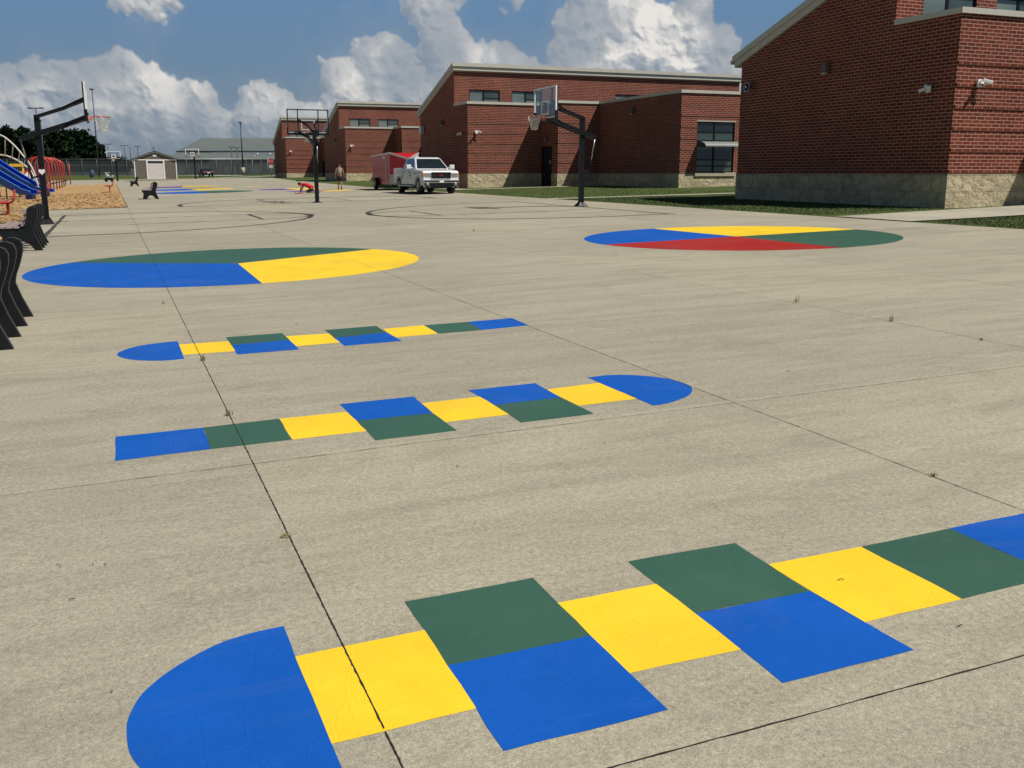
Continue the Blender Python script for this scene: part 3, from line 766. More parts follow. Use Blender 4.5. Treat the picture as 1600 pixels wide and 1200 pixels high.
def wallbox(label,U,V,z,w=.24,h=.38,d=.16,mt='shed_wall'):
    t=fixture('wall_light',label,'wall light',U,V,z,'side','dark wall lights on the shaded brick faces')
    m=MB();m.prism([(0,-h/2),(-d,-h/2+.05),(-d,h/2-.1),(-d*.6,h/2),(0,h/2)],'x',-w/2,w/2);m.build('housing',M[mt],t,bevel=.01)
    m=MB();m.box(-w/2+.03,w/2-.03,-d+.02,-.02,-h/2-.012,-h/2+.03);m.build('lens',M['offwhite'],t)
wallbox('dark wall light high on the shaded face of the nearest wing',28.05,22.69,5.05)
wallbox('dark wall light on the shaded face of the middle wing',65.5,21.24,4.9)
wallbox('dark wall light on the shaded projecting wall beside the right hoop',53.2,29.1,5.2)
wallbox('dark wall light on the shaded face of the third wing',103.5,21.94,4.9)
wallbox('grey box at the far edge of the middle wing shaded face',70.0,21.24,4.6,.5,.55,.25,'alu')
t=fixture('loudspeaker','round grey horn loudspeaker at the far end of the nearest wing wall','loudspeaker',32.3,22.69,4.75,'side')
m=MB();m.lathe([(.04,0),(.06,-.05),(.12,-.1),(.17,-.2),(.185,-.2),(.185,-.21)],20,'y');m.build('horn',M['steel'],t)
m=MB();m.lathe([(.0,-.215),(.15,-.215),(.15,-.222)],20,'y');m.build('mouth',M['frame'],t)
m=MB();m.lathe([(.0,-.225),(.05,-.225),(.04,-.26)],14,'y');m.build('driver',M['alu'],t)
t=fixture('wall_lamp','small dark lamp over the shadowed door of the middle wing','wall light',59.4,26.24,3.75,'side')
m=MB();m.box(-.1,.1,-.12,0,-.12,.12);m.build('housing',M['shed_wall'],t,bevel=.02)
m=MB();m.box(-.08,.08,-.10,-.02,-.135,-.12);m.build('lens',M['offwhite'],t)
# ------------------------------------------------------------------ basketball hoops
def hoop(label,loc,rz,rimh=3.1,pole=.16,fr=.045,flare=1.,group='black pole basketball hoops'):
    t=thing('basketball_hoop',label,'basketball hoop',loc,rz,group)
    bx=1.36;top=rimh+.02;lo=rimh-.52
    m=MB();m.box(-pole/2,pole/2,-pole/2,pole/2,0,top);m.build('pole',M['black'],t,bevel=.01)
    m=MB();m.box(-.2,.2,-.2,.2,.012,.035)
    for k in range(4):
        a=k*math.pi/2;d=Vector((math.cos(a),math.sin(a),0));n_=Vector((-d.y,d.x,0))
        m.face([d*.08+Vector((0,0,.03)),d*.2+Vector((0,0,.035)),d*.08+Vector((0,0,.03+.22*flare))])
        m.face([d*.19+n_*.19+Vector((0,0,.03)),d*.19-n_*.19+Vector((0,0,.03)),d*.082-n_*.08+Vector((0,0,.03+.13*flare)),d*.082+n_*.08+Vector((0,0,.03+.13*flare))])
    m.build('base_plate',M['black'],t)
    m=MB()
    for s in(-1,1):
        m.bar((-.02,s*.11,top-.06),(bx*.55,s*.13,top+.20),.05,.09);m.bar((bx*.55,s*.13,top+.20),(bx,s*.45,rimh+.50),.05,.08)
    m.build('upper_arm',M['black'],t)
    m=MB()
    for s in(-1,1):
        m.bar((-.50,s*.11,lo-.17),(bx*.6,s*.13,lo+.27),.05,.14);m.bar((bx*.6,s*.13,lo+.27),(bx,s*.45,rimh-.04),.05,.12)
    m.build('lower_arm',M['black'],t)
    m=MB();m.tube([(-.50,0,lo-.17),(-.40,0,lo-.72)],.022,8);m.build('adjuster_rod',M['steel'],t)
    m=MB();m.tube([(-.40,0,lo-.72),(-.28,0,lo-1.35)],.035,8);m.bar((-.28,0,lo-1.3),(-.08,0,lo-1.25),.05,.05);m.bar((-.34,0,lo-1.15),(-.34,.18,lo-1.15),.025,.025);m.build('crank',M['black'],t)
    m=MB()
    for y in(-.11,0,.11):m.lathe([(.018,-.1),(.018,.1)],8,'y',(0,y*.0,lo+.04))
    m.build('bolt',M['steel'],t)
    z0,z1=rimh-.12,rimh+.95;w=.915
    g=MB();g.box(bx+.03,bx+.045,-w+.03,w-.03,z0+.03,z1-.03);bd=g.build('backboard',M['acrylic'],t)
    m=MB()
    m.box(bx+.01,bx+.06,-w,w,z1-fr,z1);m.box(bx+.01,bx+.06,-w,-w+fr,z0+.28,z1-fr);m.box(bx+.01,bx+.06,w-fr,w,z0+.28,z1-fr);m.box(bx+.061,bx+.064,-w+fr,w-fr,z0+.05,z0+.09)
    m.build('board_frame',M['white'],bd)
    m=MB()
    for s in(-1,1):m.box(bx+.0,bx+.07,s*w-.03 if s>0 else s*w-.01,s*w+.01 if s>0 else s*w+.03,z0-.04,z0+.28);
    m.box(bx+.005,bx+.055,-w,w,z0-.04,z0+.05)
    m.build('edge_pad',M['black_plastic'],bd)
    m=MB()
    m.box(bx-.03,bx+.008,-w,w,z1-.05,z1-.005)
    for s in(-1,1):m.bar((bx-.01,s*.45,z0),(bx-.01,s*.45,z1-.01),.04,.04);m.bar((bx-.01,s*(w-.02),z0),(bx-.01,s*(w-.02),z1-.01),.04,.04)
    m.build('rear_brace',M['black'],bd)
    m=MB();a,b,c,d=-.305,.305,rimh+.05,rimh+.50;f=fr+.005;X=(bx+.0465,bx+.050)
    m.box(*X,a,b,d-f,d);m.box(*X,a,a+f,c,d-f);m.box(*X,b-f,b,c,d-f);m.box(*X,a+f,b-f,c,c+f);m.build('target_square',M['white'],bd)
    rr=.228;rc=bx+.06+.15+rr
    m=MB();pts=[(rc+rr*math.cos(2*math.pi*k/28),rr*math.sin(2*math.pi*k/28),rimh) for k in range(29)];m.tube(pts,.014,6,False);rm=m.build('rim',M['rim'],t)
    m=MB();m.box(bx+.052,bx+.075,-.09,.09,rimh-.14,rimh+.03);m.face([(bx+.075,-.09,rimh-.01),(bx+.075,.09,rimh-.01),(bx+.26,.12,rimh-.01),(bx+.26,-.12,rimh-.01)])
    for s in(-1,1):m.face([(bx+.075,s*.09,rimh-.13),(bx+.075,s*.09,rimh),(bx+.27,s*.12,rimh),(bx+.2,s*.11,rimh-.05)])
    m.build('rim_bracket',M['rim'],rm)
    m=MB();n=12
    def np_(i,j):
        a=2*math.pi*(i+(.5 if j%2 else 0))/n;q=j/5;r=rr*(1-.52*min(1,q*1.15))+.01*math.sin(3*a);return(rc+r*math.cos(a),r*math.sin(a),rimh-.45*q-.01*math.sin(2*a+j))
    for j in range(5):
        for i in range(n):
            m.tube([np_(i,j),np_(i,j+1)],.0065,4,False);m.tube([np_(i,j),np_(i-1 if not j%2 else i+1,j+1)],.0065,4,False)
    m.build('net',M['net'],rm);return t
h1=hoop('left basketball hoop beside the playground, white heart on its pole',P3(33.4,-1.87,0),ROT,3.22)
m=MB();hp=[]
for k in range(24):
    a=2*math.pi*k/24;hp.append((.0057*(16*math.sin(a)**3),.0062*(13*math.cos(a)-5*math.cos(2*a)-2*math.cos(3*a)-math.cos(4*a))+1.58))
m.face([(p[0],-.0835,p[1]) for p in hp]);m.build('heart_sticker',M['white'],h1)
hoop('right basketball hoop in front of the middle brick wing, board edge towards us',P3(31.46,15.25,0),ROT+math.pi,3.03)
hoop('middle basketball hoop seen from behind, standing before the kneeling person',P3(43.6,8.35,0),ROT+math.pi/2,3.08,flare=.15)
def farhoop(label,px,Y,zb,rz,rimh):
    p=atd(px,278,Y);return hoop(label,Vector((p.x,p.y,zb)),rz,rimh,.19,.085)
farhoop('far basketball hoop left of the shed, net towards us',183.5,140,.42,math.radians(-90)+.2,3.15)
farhoop('far basketball hoop right of the shed, net towards us',305.5,141,.78,math.radians(-90)+.15,3.1)
# ------------------------------------------------------------------ benches
def bench(label,loc,rz,frames=4,gap=.733,group='black framed park benches'):
    t=thing('park_bench',label,'bench',loc,rz,group)
    prof=[(.40,0),(.25,0),(.17,.12),(.06,.19),(-.06,.20),(-.16,.13),(-.21,0),(-.38,0),(-.36,.14),(-.33,.27),(-.40,.36),(-.42,.43),(-.38,.455),(.0,.43),(.06,.46),(.10,.56),(.14,.70),(.15,.80),(.17,.86),(.215,.895),(.275,.90),(.335,.875),(.36,.82),(.355,.74),(.32,.62),(.265,.48),(.25,.40),(.30,.24)]
    L_=(frames-1)*gap
    for k in range(frames):
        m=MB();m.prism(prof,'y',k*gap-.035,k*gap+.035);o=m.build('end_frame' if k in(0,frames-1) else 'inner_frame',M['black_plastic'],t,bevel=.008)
        o.data.materials.append(M['edge_highlight'])
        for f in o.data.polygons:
            if abs(f.normal.y)<.8:f.material_index=1  # rim faces take the painted highlight colour
    for k in range(3):
        x=-.39+k*.135;m=MB();m.box(x,x+.11,-.06,L_+.06,.458,.50);m.build('seat_slat',M['slat'],t,bevel=.006)
    for k,(x,z) in enumerate(((.055,.50),(.085,.62),(.115,.74))):
        m=MB();m.box(x-.028,x+.012,-.06,L_+.06,z,z+.10);m.build('back_slat',M['slat'],t,bevel=.006)
    return t
x,y=P(9.95,-1.33);bench('nearest black framed bench at the left edge, seen from behind',(x,y,zg(x,y)+.012),ROT-.012)
x,y=P(22.4,-1.765);bench('second black framed bench with mauve slats beside the left hoop',(x,y,zg(x,y)+.012),ROT)
x,y=P(56.6,2.0);bench('black framed bench in front of the far blue and green circle',(x,y,zg(x,y)+.012),ROT,3,.7)
x,y=P(101.5,2.2);bench('farthest black framed bench, just in front of the shed',(x,y,zg(x,y)+.012),ROT,3,.7)
def redbench(label,loc,rz,two=True):
    t=thing('red_bench',label,'bench',loc,rz,'red steel playground benches')
    L_=1.5
    m=MB();pr=[(-.40,.42),(-.42,.45),(-.38,.49),(0,.47),(.06,.46),(.05,.43),(0,.44)]
    m.prism(pr,'y',0,L_);m.build('seat',M['red_metal'],t,bevel=.01)
    m=MB();m.prism([(.11,.60),(.15,.58),(.22,.88),(.19,.91)],'y',0,L_);m.build('backrest',M['red_metal'],t,bevel=.01)
    m=MB()
    for y in(.25,L_-.25):
        m.tube([(-.3,y,.43),(.02,y,.42),(.12,y,.5),(.19,y,.75)],.03,8)
    m.build('support_bracket',M['red_dark'],t)
    for y in(.25,L_-.25):
        m=MB();m.tube([(-.08,y,-.02),(-.08,y,.43)],.035,8);m.build('leg',M['red_metal'],t)
x,y=P(41.0,-3.50);redbench('nearest red playground bench on the chips at the left edge',(x,y,zg(x,y)+.03),ROT+.05)
x,y=P(75.8,.05);redbench('red bench at the right edge of the mulch bed, far along',(x,y,zg(x,y)+.03),ROT)
x,y=P(60.0,-3.3);redbench('red bench mostly hidden behind the left hoop pole',(x,y,zg(x,y)+.03),ROT)
# ------------------------------------------------------------------ playground
def slide(label,top,bot,w,col='blue_plastic'):
    a=Vector(top);b=Vector(bot);d=(a-b);hd=Vector((d.x,d.y,0)).normalized();nr=Vector((-hd.y,hd.x,0))
    t=thing('playground_slide',label,'slide',(b.x,b.y,zg(b.x,b.y)+.03),0,'blue playground slides')
    L_=Vector((d.x,d.y,0)).length;Hh=a.z-b.z
    path=[]
    n=26
    for k in range(n+1):
        s=k/n
        if s<.14:z=.32+.0*s
        else:q=(s-.14)/.86;z=.32+(Hh-.32)*q**1.12
        path.append(hd*(s*L_)+Vector((0,0,z)))
    m=MB()
    cs=[(-w/2-.05,.30),(-w/2,.30),(-w/2+.02,.02),(w/2-.02,.02),(w/2,.30),(w/2+.05,.30),(w/2+.06,-.12),(-w/2-.06,-.12)]
    rings=[[p+nr*c[0]+Vector((0,0,c[1]*(.35+.65*min(1,i/5)))) for c in cs] for i,p in enumerate(path)]
    for r0,r1 in zip(rings,rings[1:]):
        for k in range(len(cs)):m.face([r0[k],r0[(k+1)%len(cs)],r1[(k+1)%len(cs)],r1[k]],smooth=False)
    m.face(rings[0]);m.face(rings[-1][::-1]);m.build('slide_chute',M[col],t)
    for s in(-1,1):
        m=MB();m.tube([p+nr*s*(w/2+.02)+Vector((0,0,.30*(.35+.65*min(1,i/5))+.01)) for i,p in enumerate(path)],.035,6);m.build('slide_edge',M['blue_light'],t)
    m=MB();c=path[2];m.box(c.x-.2,c.x+.2,c.y-.2,c.y+.2,-.05,.25);m.build('slide_foot',M[col],t)
    m=MB()
    for i in(12,20):m.tube([path[i]+Vector((0,0,-.1)),Vector((path[i].x,path[i].y,-.05))],.04,8)
    m.build('support_post',M['red_metal'],t)
    return t
b=P(63.2,-4.0);bz=zg(*b)+.03
q=atd(-45,250,b[1]+3.2)
slide('nearer blue playground slide, lower of the two crossing the left edge',(q.x,q.y,q.z),(b[0],b[1],bz),.55)
b=P(69,-3.5);bz=zg(*b)+.03
q=atd(-30,241,b[1]+2.5)
slide('farther blue playground slide with its exit just right of the hoop pole',(q.x,q.y,q.z),(b[0],b[1],bz),.55)
# arched ladder of white tube
def pxt(Y,pts):return [atd(px,py,Y) for px,py in pts]
Y=62
t=thing('arch_climber','white tube arched ladder climber above the blue slides','climber',(atd(56,285,Y).x,Y,zg(-30,Y)),0)
off=Vector(t.location)
def sm(pts,n=6):
    out=[]
    for i in range(len(pts)-1):
        p0=pts[max(i-1,0)];p1=pts[i];p2=pts[i+1];p3=pts[min(i+2,len(pts)-1)]
        for k in range(n):
            s=k/n;out.append(.5*((2*p1)+(-p0+p2)*s+(2*p0-5*p1+4*p2-p3)*s*s+(-p0+3*p1-3*p2+p3)*s**3))
    return out+[pts[-1]]
for yy,pts in((Y,[(-60,205),(-30,203),(0,211),(12,218),(24,229),(36,243),(50,262),(60,290)]),(Y+.8,[(-60,238),(-30,238),(0,242),(12,244),(26,250),(38,258),(48,267),(57,284),(61,296)])):
    m=MB();m.tube([p-off for p in sm(pxt(yy,pts))],.05,8);m.build('arch_tube',M['offwhite'],t)
for a,b in(((8,217),(8,243)),((20,226),(19,246)),((31,236),(29,250)),((40,248),(37,256)),((-12,207),(-12,240)),((-32,203),(-32,238)),((48,262),(46,266))):
    m=MB();m.tube([atd(*a,Y)-off,atd(*b,Y+.8)-off],.03,6);m.build('rung',M['offwhite'],t)
# red arches
t=thing('arch_tunnel','tunnel of red steel arches on the mulch behind the left hoop','climber',(*P(88,-4.6),zg(*P(88,-4.6))+.03),ROT)
off=Vector(t.location);zr_=Matrix.Rotation(-ROT,3,'Z')
lg=[(80,298),(84.5,297.3),(89.5,296.6),(93.6,295.6),(97.2,294.2),(100.4,292.4),(103,291)]
for i,(px,py) in enumerate(lg):
    x,y=G(px,py);base=Vector((x,y,zg(x,y)));h_=2.7+.05*math.sin(i*2)
    wv=Vector((g2[0],g2[1],0))*-1.55
    m=MB();pts=[base-off]
    for k in range(13):
        a=math.pi*k/12;c=.5-.5*math.cos(a)
        pts.append(base-off+wv*c+Vector((0,0,h_-.75+.75*math.sin(a)**.7)))
    pts.append(base-off+wv)
    m.tube([zr_@p for p in pts],.048,8);m.build('arch_hoop',M['red_metal'],t)
m=MB()
for zz in(.55,):
    a=G(*lg[0]);b=G(*lg[-1]);m.tube([zr_@(Vector((*a,zg(*a)+zz))-off),zr_@(Vector((*b,zg(*b)+zz))-off)],.05,6)
    m.tube([zr_@(Vector((*a,zg(*a)+zz))-off+Vector((g2[0],g2[1],0))*-1.55),zr_@(Vector((*b,zg(*b)+zz))-off+Vector((g2[0],g2[1],0))*-1.55)],.05,6)
m.build('side_rail',M['black'],t)
for i,(px,py,top) in enumerate(((102.5,285,2.35),(110.5,288.5,2.45))):
    x,y=G(px,py);o=MB();o.tube([(0,0,0),(0,0,top)],.06,8);t=thing('red_post',('left' if i==0 else 'right')+' of two red upright posts beyond the arch tunnel','post',(x,y,zg(x,y)),0,'red play posts')
    o.build('post_shaft',M['red_metal'],t);m=MB();m.lathe([(.0,top+.05),(.06,top+.03),(.075,top),(.075,top-.03)][::-1],10,'z');m.build('post_cap',M['red_dark'],t)
# low black spring seats and border pieces seen under the arches
for px,py,w in((60,286.5,.5),(74,288,.6),(103,287,.45)):
    x,y=G(px,py);z=zg(x,y);t=thing('play_stool',{60:'low black play seat left of the hoop pole behind the slides',74:'low black play seat at the foot of the red arches',103:'low black play seat at the far end of the red arches'}[px],'play seat',(x,y,z),ROT,'low black play seats')
    m=MB();m.lathe([(.05,0),(.05,.35)],10);m.build('stem',M['black'],t)
    m=MB();m.lathe([(w*.5,.35),(w*.55,.40),(w*.5,.45)],16);m.build('seat',M['black_plastic'],t)
# yellow and red play tower beyond
x,y=G(28,286);z=zg(x,y);t=thing('play_tower','small yellow roofed play tower beyond the slides','play structure',(x,y,z),ROT)
m=MB();m.prism([(-1.0,2.25),(1.0,2.25),(.8,2.65),(-.8,2.65)],'y',-.9,.9);m.build('roof',M['play_yellow'],t,bevel=.03)
for sx in(-.85,.85):
    for sy in(-.8,.8):
        m=MB();m.tube([(sx,sy,0),(sx,sy,2.25)],.06,8);m.build('post',M['play_yellow'],t)
m=MB();m.box(.0,.85,-.86,-.80,.5,1.6);m.box(-.85,.85,-.8,.8,.45,.5);m.build('panel',M['play_yellow'],t)
m=MB();m.box(1.0,1.5,-.9,-.8,.2,1.7);m.build('red_panel',M['red_metal'],t)
m=MB();m.box(1.6,3.0,-.9,.2,.15,.9);m.build('blue_panel',M['blue_plastic'],t,bevel=.15)
x,y=G(45,291);t=thing('play_boulder','pale grey moulded play boulder behind the slides','climber',(x,y,zg(x,y)),0)
m=MB();bm=bmesh.new();bmesh.ops.create_icosphere(bm,subdivisions=3,radius=.8)
for v in bm.verts:
    k=1+.22*math.sin(v.co.x*5+1)*math.cos(v.co.y*4)+.12*math.sin(v.co.z*7);v.co=Vector((v.co.x*k,v.co.y*k,v.co.z*k*1.0+.65))
for f in bm.faces:m.face([v.co for v in f.verts],smooth=True)
bm.free();m.build('boulder_shell',M['offwhite'],t);m=MB();m.lathe([(.95,0),(.85,.12)],14);m.build('base',M['blue_plastic'],t)
# ------------------------------------------------------------------ vehicles
def wheel(par,x,y,r,w,side,rimmat='alu'):
    # axle along local y
    m=MB();m.lathe([(r*.58,-w/2),(r*.93,-w/2),(r,-w/2+.03),(r,w/2-.03),(r*.93,w/2),(r*.58,w/2)],28,'y',(x,y,r));wl=m.build('wheel',M['tyre'],par)
    m=MB();s=side;yy=y+s*w/2
    m.lathe([(r*.60,-.01*s),(r*.60,.005*s),(r*.54,.004*s),(r*.5,-.05*s)][::1],28,'y',(x,yy,r))
    for k in range(6):
        a=2*math.pi*k/6;m.bar((x+.04*math.cos(a),yy-.005*s,r+.04*math.sin(a)),(x+r*.56*math.cos(a),yy-.01*s,r+r*.56*math.sin(a)),.04,.06,(0,1,0))
    m.lathe([(.07,-.02*s),(.07,.02*s)],12,'y',(x,yy,r));m.build('wheel_rim',M[rimmat],wl)
    return wl
def truck():
    u,v=50.55,15.98;x,y=P(u,v)
    # local +x = forward (towards the camera along -U)
    t=thing('pickup_truck','white crew cab pickup truck facing us, hitched to the red trailer','pickup truck',(x,y,zg(x,y)+.015),ROT-math.pi/2)
    W=.98;wb=3.66;R=.40
    def arch(cx,r,n=10):return [(cx+r*math.cos(a),R+r*math.sin(a)) for a in [math.pi*k/n for k in range(n+1)]]   # front to rear
    low=.42
    side=[(.90,.55),(.93,.80),(.92,1.02),(.86,1.16),(.55,1.21),(-.55,1.27),(-.85,1.28),(-3.02,1.28),(-3.05,1.33),(-4.82,1.33),(-4.86,.75),(-4.80,.55)]
    side+=[(-wb-.50,.50)]+arch(-wb,.50)[::-1]+[(-wb+.50,.45)]+[(-.50,.45)]+arch(0,.50)[::-1]+[(.50,.5)]
    # body as a loft: middle at full width, top tucked in
    m=MB();m.prism(side,'y',-W,W);bd=m.build('body',M['truck_paint'],t,bevel=.05)
    # hood bulge and fenders
    m=MB();m.prism([(.84,1.17),(.5,1.225),(-.62,1.285),(-.62,1.25),(.84,1.13)],'y',-.62,.62);m.build('hood',M['truck_paint'],bd,bevel=.03)
    for s in(-1,1):
        m=MB()
        for cx in(0,-wb):
            pr=arch(cx,.545,14)+arch(cx,.49,14)[::-1];m.prism(pr,'y',s*W-.01,s*(W+.02))
        m.build('fender_flare',M['truck_paint'],bd,bevel=.015)
    # cab
    cb=[(-.52,1.27),(-1.36,1.84),(-1.60,1.895),(-2.70,1.885),(-2.98,1.78),(-3.04,1.27)]
    m=MB();wb_=.93;wt=.69
    def wy(z):return wb_+(wt-wb_)*(z-1.27)/.63
    A=[(p[0],-wy(p[1]),p[1]) for p in cb];B=[(p[0],wy(p[1]),p[1]) for p in cb]
    m.face(A);m.face(B[::-1])
    for k in range(len(cb)):j=(k+1)%len(cb);m.face([A[j],A[k],B[k],B[j]])
    cab=m.build('cab',M['truck_paint'],t,bevel=.055)
    # windscreen
    def lerp(a,b,s):return a+(b-a)*s
    def ws(sz,sy,o=.012):
        X=lerp(-.52,-1.36,sz)+o;Z=lerp(1.27,1.84,sz)+o;return (X,sy*wy(Z),Z)
    m=MB();m.face([ws(.05,-.92),ws(.05,.92),ws(.93,.90),ws(.93,-.90)]);m.build('windscreen',M['glass_dark'],cab)
    m=MB();m.face([(-3.06,-.75,1.38),(-3.06,.75,1.38),(-3.035,.6,1.75),(-3.035,-.6,1.75)]);m.build('rear_window',M['glass_dark'],cab)
    for s in(-1,1):
        def sw(X,Z):return (X,s*(wy(Z)+.012),Z)
        m=MB();m.face([sw(-.92,1.33),sw(-1.78,1.33),sw(-1.78,1.80),sw(-1.50,1.80),sw(-1.20,1.60)]);m.build('side_window',M['glass_dark'],cab)
        m=MB();m.face([sw(-1.90,1.33),sw(-2.72,1.33),sw(-2.70,1.72),sw(-2.60,1.80),sw(-1.90,1.80)]);m.build('side_window',M['glass_dark'],cab)
        # doors as thin proud panels
        for a,b in((-.70,-1.83),(-1.86,-2.90)):
            m=MB();m.box(a,b,s*W,s*(W+.012),.52,1.255);d=m.build('door',M['truck_paint'],bd,bevel=.008)
            m=MB();m.box(b+.12,b+.30,s*(W+.012),s*(W+.045),1.10,1.14);m.build('door_handle',M['frame'],d)
        m=MB();m.bar((-.90,s*(W-.02),1.34),(-.92,s*(W+.16),1.36),.05,.05);m.box(-.99,-.83,s*(W+.10),s*(W+.36),1.27,1.50);m.build('side_mirror',M['truck_paint'],cab,bevel=.03)
        m=MB();m.box(-.62,-3.0,s*(W-.05),s*(W+.10),.36,.42);m.build('running_board',M['steel'],t,bevel=.01)
        m=MB();m.box(.78,.935,s*.545,s*.90,.82,1.07);hl=m.build('headlight',M['lamp'],t,bevel=.03)
        m=MB();m.box(.76,.93,s*.902,s*.985,.84,1.06);m.build('turn_signal',M['amber'],hl,bevel=.01)
        m=MB();m.lathe([(.15,0),(.15,.03),(.10,.035)],18,'x',(.99,s*.76,.49));fl=m.build('fog_lamp',M['frame'],t);m=MB();m.lathe([(.095,.036),(.09,.045),(.0,.05)],16,'x',(.99,s*.76,.49));m.build('fog_lens',M['lamp'],fl)
        m=MB();m.box(-4.80,-4.87,s*.86,s*.97,.90,1.25);m.build('tail_light',M['red_metal'],t)
    # grille
    m=MB();m.box(.90,.945,-.49,.49,.82,1.08);gr=m.build('grille',M['frame'],t,bevel=.01)
    m=MB();m.box(.92,.965,-.53,.53,1.07,1.11);m.box(.92,.965,-.53,.53,.785,.82);m.box(.92,.965,-.53,-.49,.82,1.07);m.box(.92,.965,.49,.53,.82,1.07)
    for z in(.87,.95,1.03):m.box(.94,.955,-.49,.49,z-.008,z+.008)
    m.build('grille_surround',M['chrome'],gr)
    textobj('GMC',.12,M['text_red'],(.968,0,.95),(math.pi/2,0,math.pi/2),gr)
    m=MB();m.box(.86,1.04,-.98,.98,.56,.72);bp=m.build('front_bumper',M['chrome'],t,bevel=.04)
    m=MB();m.box(.84,1.0,-.95,.95,.34,.559);m.build('lower_valance',M['chrome'],bp,bevel=.03)
    m=MB();m.box(1.0,1.02,-.60,.60,.34,.56);m.build('air_intake',M['frame'],bp)
    m=MB();m.box(1.041,1.05,-.12,.12,.58,.69);m.build('license_plate',M['white'],bp)
    m=MB();m.box(-4.86,-5.0,-.95,.95,.50,.66);m.build('rear_bumper',M['chrome'],t,bevel=.03)
    m=MB();m.box(-4.6,.7,-.7,.7,.28,.5);m.build('underbody',M['frame'],t)
    m=MB();m.box(-4.78,-3.10,-.80,.80,1.331,1.345);m.build('bed_cover',M['frame'],t)
    for s in(-1,1):
        for cx in(0,-wb):wheel(t,cx,s*.84,R,.27,s)
    # door sign
    for i,(w_,z) in enumerate(((.30,1.08),(.22,.98),(.30,.93),(.26,.85))):
        m=MB();m.box(-1.35-w_/2,-1.35+w_/2,-W-.0145,-W-.0125,z-.022,z+.022);m.build('door_lettering',M['text_dark'],bd)
truck()
def trailer():
    u,v=59.6,16.85;x,y=P(u,v)
    t=thing('cargo_trailer','red enclosed cargo trailer with pointed nose behind the white truck','trailer',(x,y,zg(x,y)+.015),ROT-math.pi/2)
    W=.92;z0,z1=.33,2.22;xr,xf,xn=-4.35,0.,.95
    m=MB();base=[(xr,-W),(xf,-W),(xn,-.03),(xn,.03),(xf,W),(xr,W)]
    top=[(xr,-W,z1-.12),(xf,-W,z1),(xn,-.03,z1-.36),(xn,.03,z1-.36),(xf,W,z1),(xr,W,z1-.12)]
    bt=[(p[0],p[1],z0) for p in base]
    for k in range(6):j=(k+1)%6;m.face([bt[k],bt[j],top[j],top[k]])
    m.face(bt[::-1]);m.face([top[0],top[1],top[4],top[5]]);m.face([top[1],top[2],top[3],top[4]])
    bd=m.build('box_body',M['trailer_red'],t)
    def off_(p,o):return p
    m=MB()
    for a,b in((top[0],top[1]),(top[1],top[2]),(top[3],top[4]),(top[4],top[5]),(top[5],top[0])):
        m.bar(Vector(a)+Vector((0,0,-.02)),Vector(b)+Vector((0,0,-.02)),.06,.11)
    m.build('roof_trim',M['alu'],bd)
    m=MB();m.box(xf-1.06,xf-.99,-W-.012,-W-.002,z0+.05,z1-.1);m.box(xf-1.75,xf-1.0,-W-.013,-W-.003,z1-.32,z1-.2);m.build('door_trim',M['alu'],bd)
    # stone guard on both nose sides
    for s in(-1,1):
        a=Vector((xf,s*(W+.01),z0+.0));b=Vector((xn+.012,s*.03,z0+.0));u_=Vector((0,0,.60));m=MB();o=Vector((.01,s*.006,0))
        m.face([a+o,b+o,b+o+u_,a+o+u_]);m.build('stone_guard',M['diamond'],bd)
    m=MB();nrm=Vector((.75,1,0)).normalized();c=Vector((.22,.735,1.96));tt=Vector((.7,-.75,0)).normalized()
    pts=[c+nrm*.02+tt*.22*math.cos(2*math.pi*k/20)+Vector((0,0,.11*math.sin(2*math.pi*k/20))) for k in range(20)]
    m.face(pts);lg_=m.build('oval_logo',M['white'],bd)
    m=MB();pts=[c+nrm*.024+tt*.16*math.cos(2*math.pi*k/20)+Vector((0,0,-.01+.05*math.sin(2*math.pi*k/20))) for k in range(20)]
    m.face(pts);m.build('logo_centre',M['blue_light'],lg_)
    m=MB();m.box(xr,xf+.2,-W+.02,W-.02,z0-.10,z0-.002);m.build('chassis',M['frame'],t)
    m=MB();m.bar((xf,-.7,z0-.06),(xn+1.25,0,z0-.04),.08,.1);m.bar((xf,.7,z0-.06),(xn+1.25,0,z0-.04),.08,.1);m.bar((xn+.6,0,z0-.04),(xn+1.75,0,z0+.06),.09,.09);m.build('tow_bar',M['frame'],t)
    for s in(-1,1):
        m=MB();n=10;cx=-3.1
        pr=[(cx+.43*math.cos(a),.33+.41*math.sin(a)) for a in [math.pi*k/n for k in range(n+1)]]+[(cx+.40*math.cos(a),.33+.38*math.sin(a)) for a in [math.pi*k/n for k in range(n+1)]][::-1]
        m.prism(pr,'y',s*W,s*(W+.20));m.build('mudguard',M['frame'],t,bevel=.01)
        wheel(t,cx,s*(W+.10),.36,.20,s)
    m=MB();m.bar((xr+.1,0,.1),(xr-.9,-.2,.06),.9,.03);m.build('ramp_edge',M['frame'],t)
trailer()
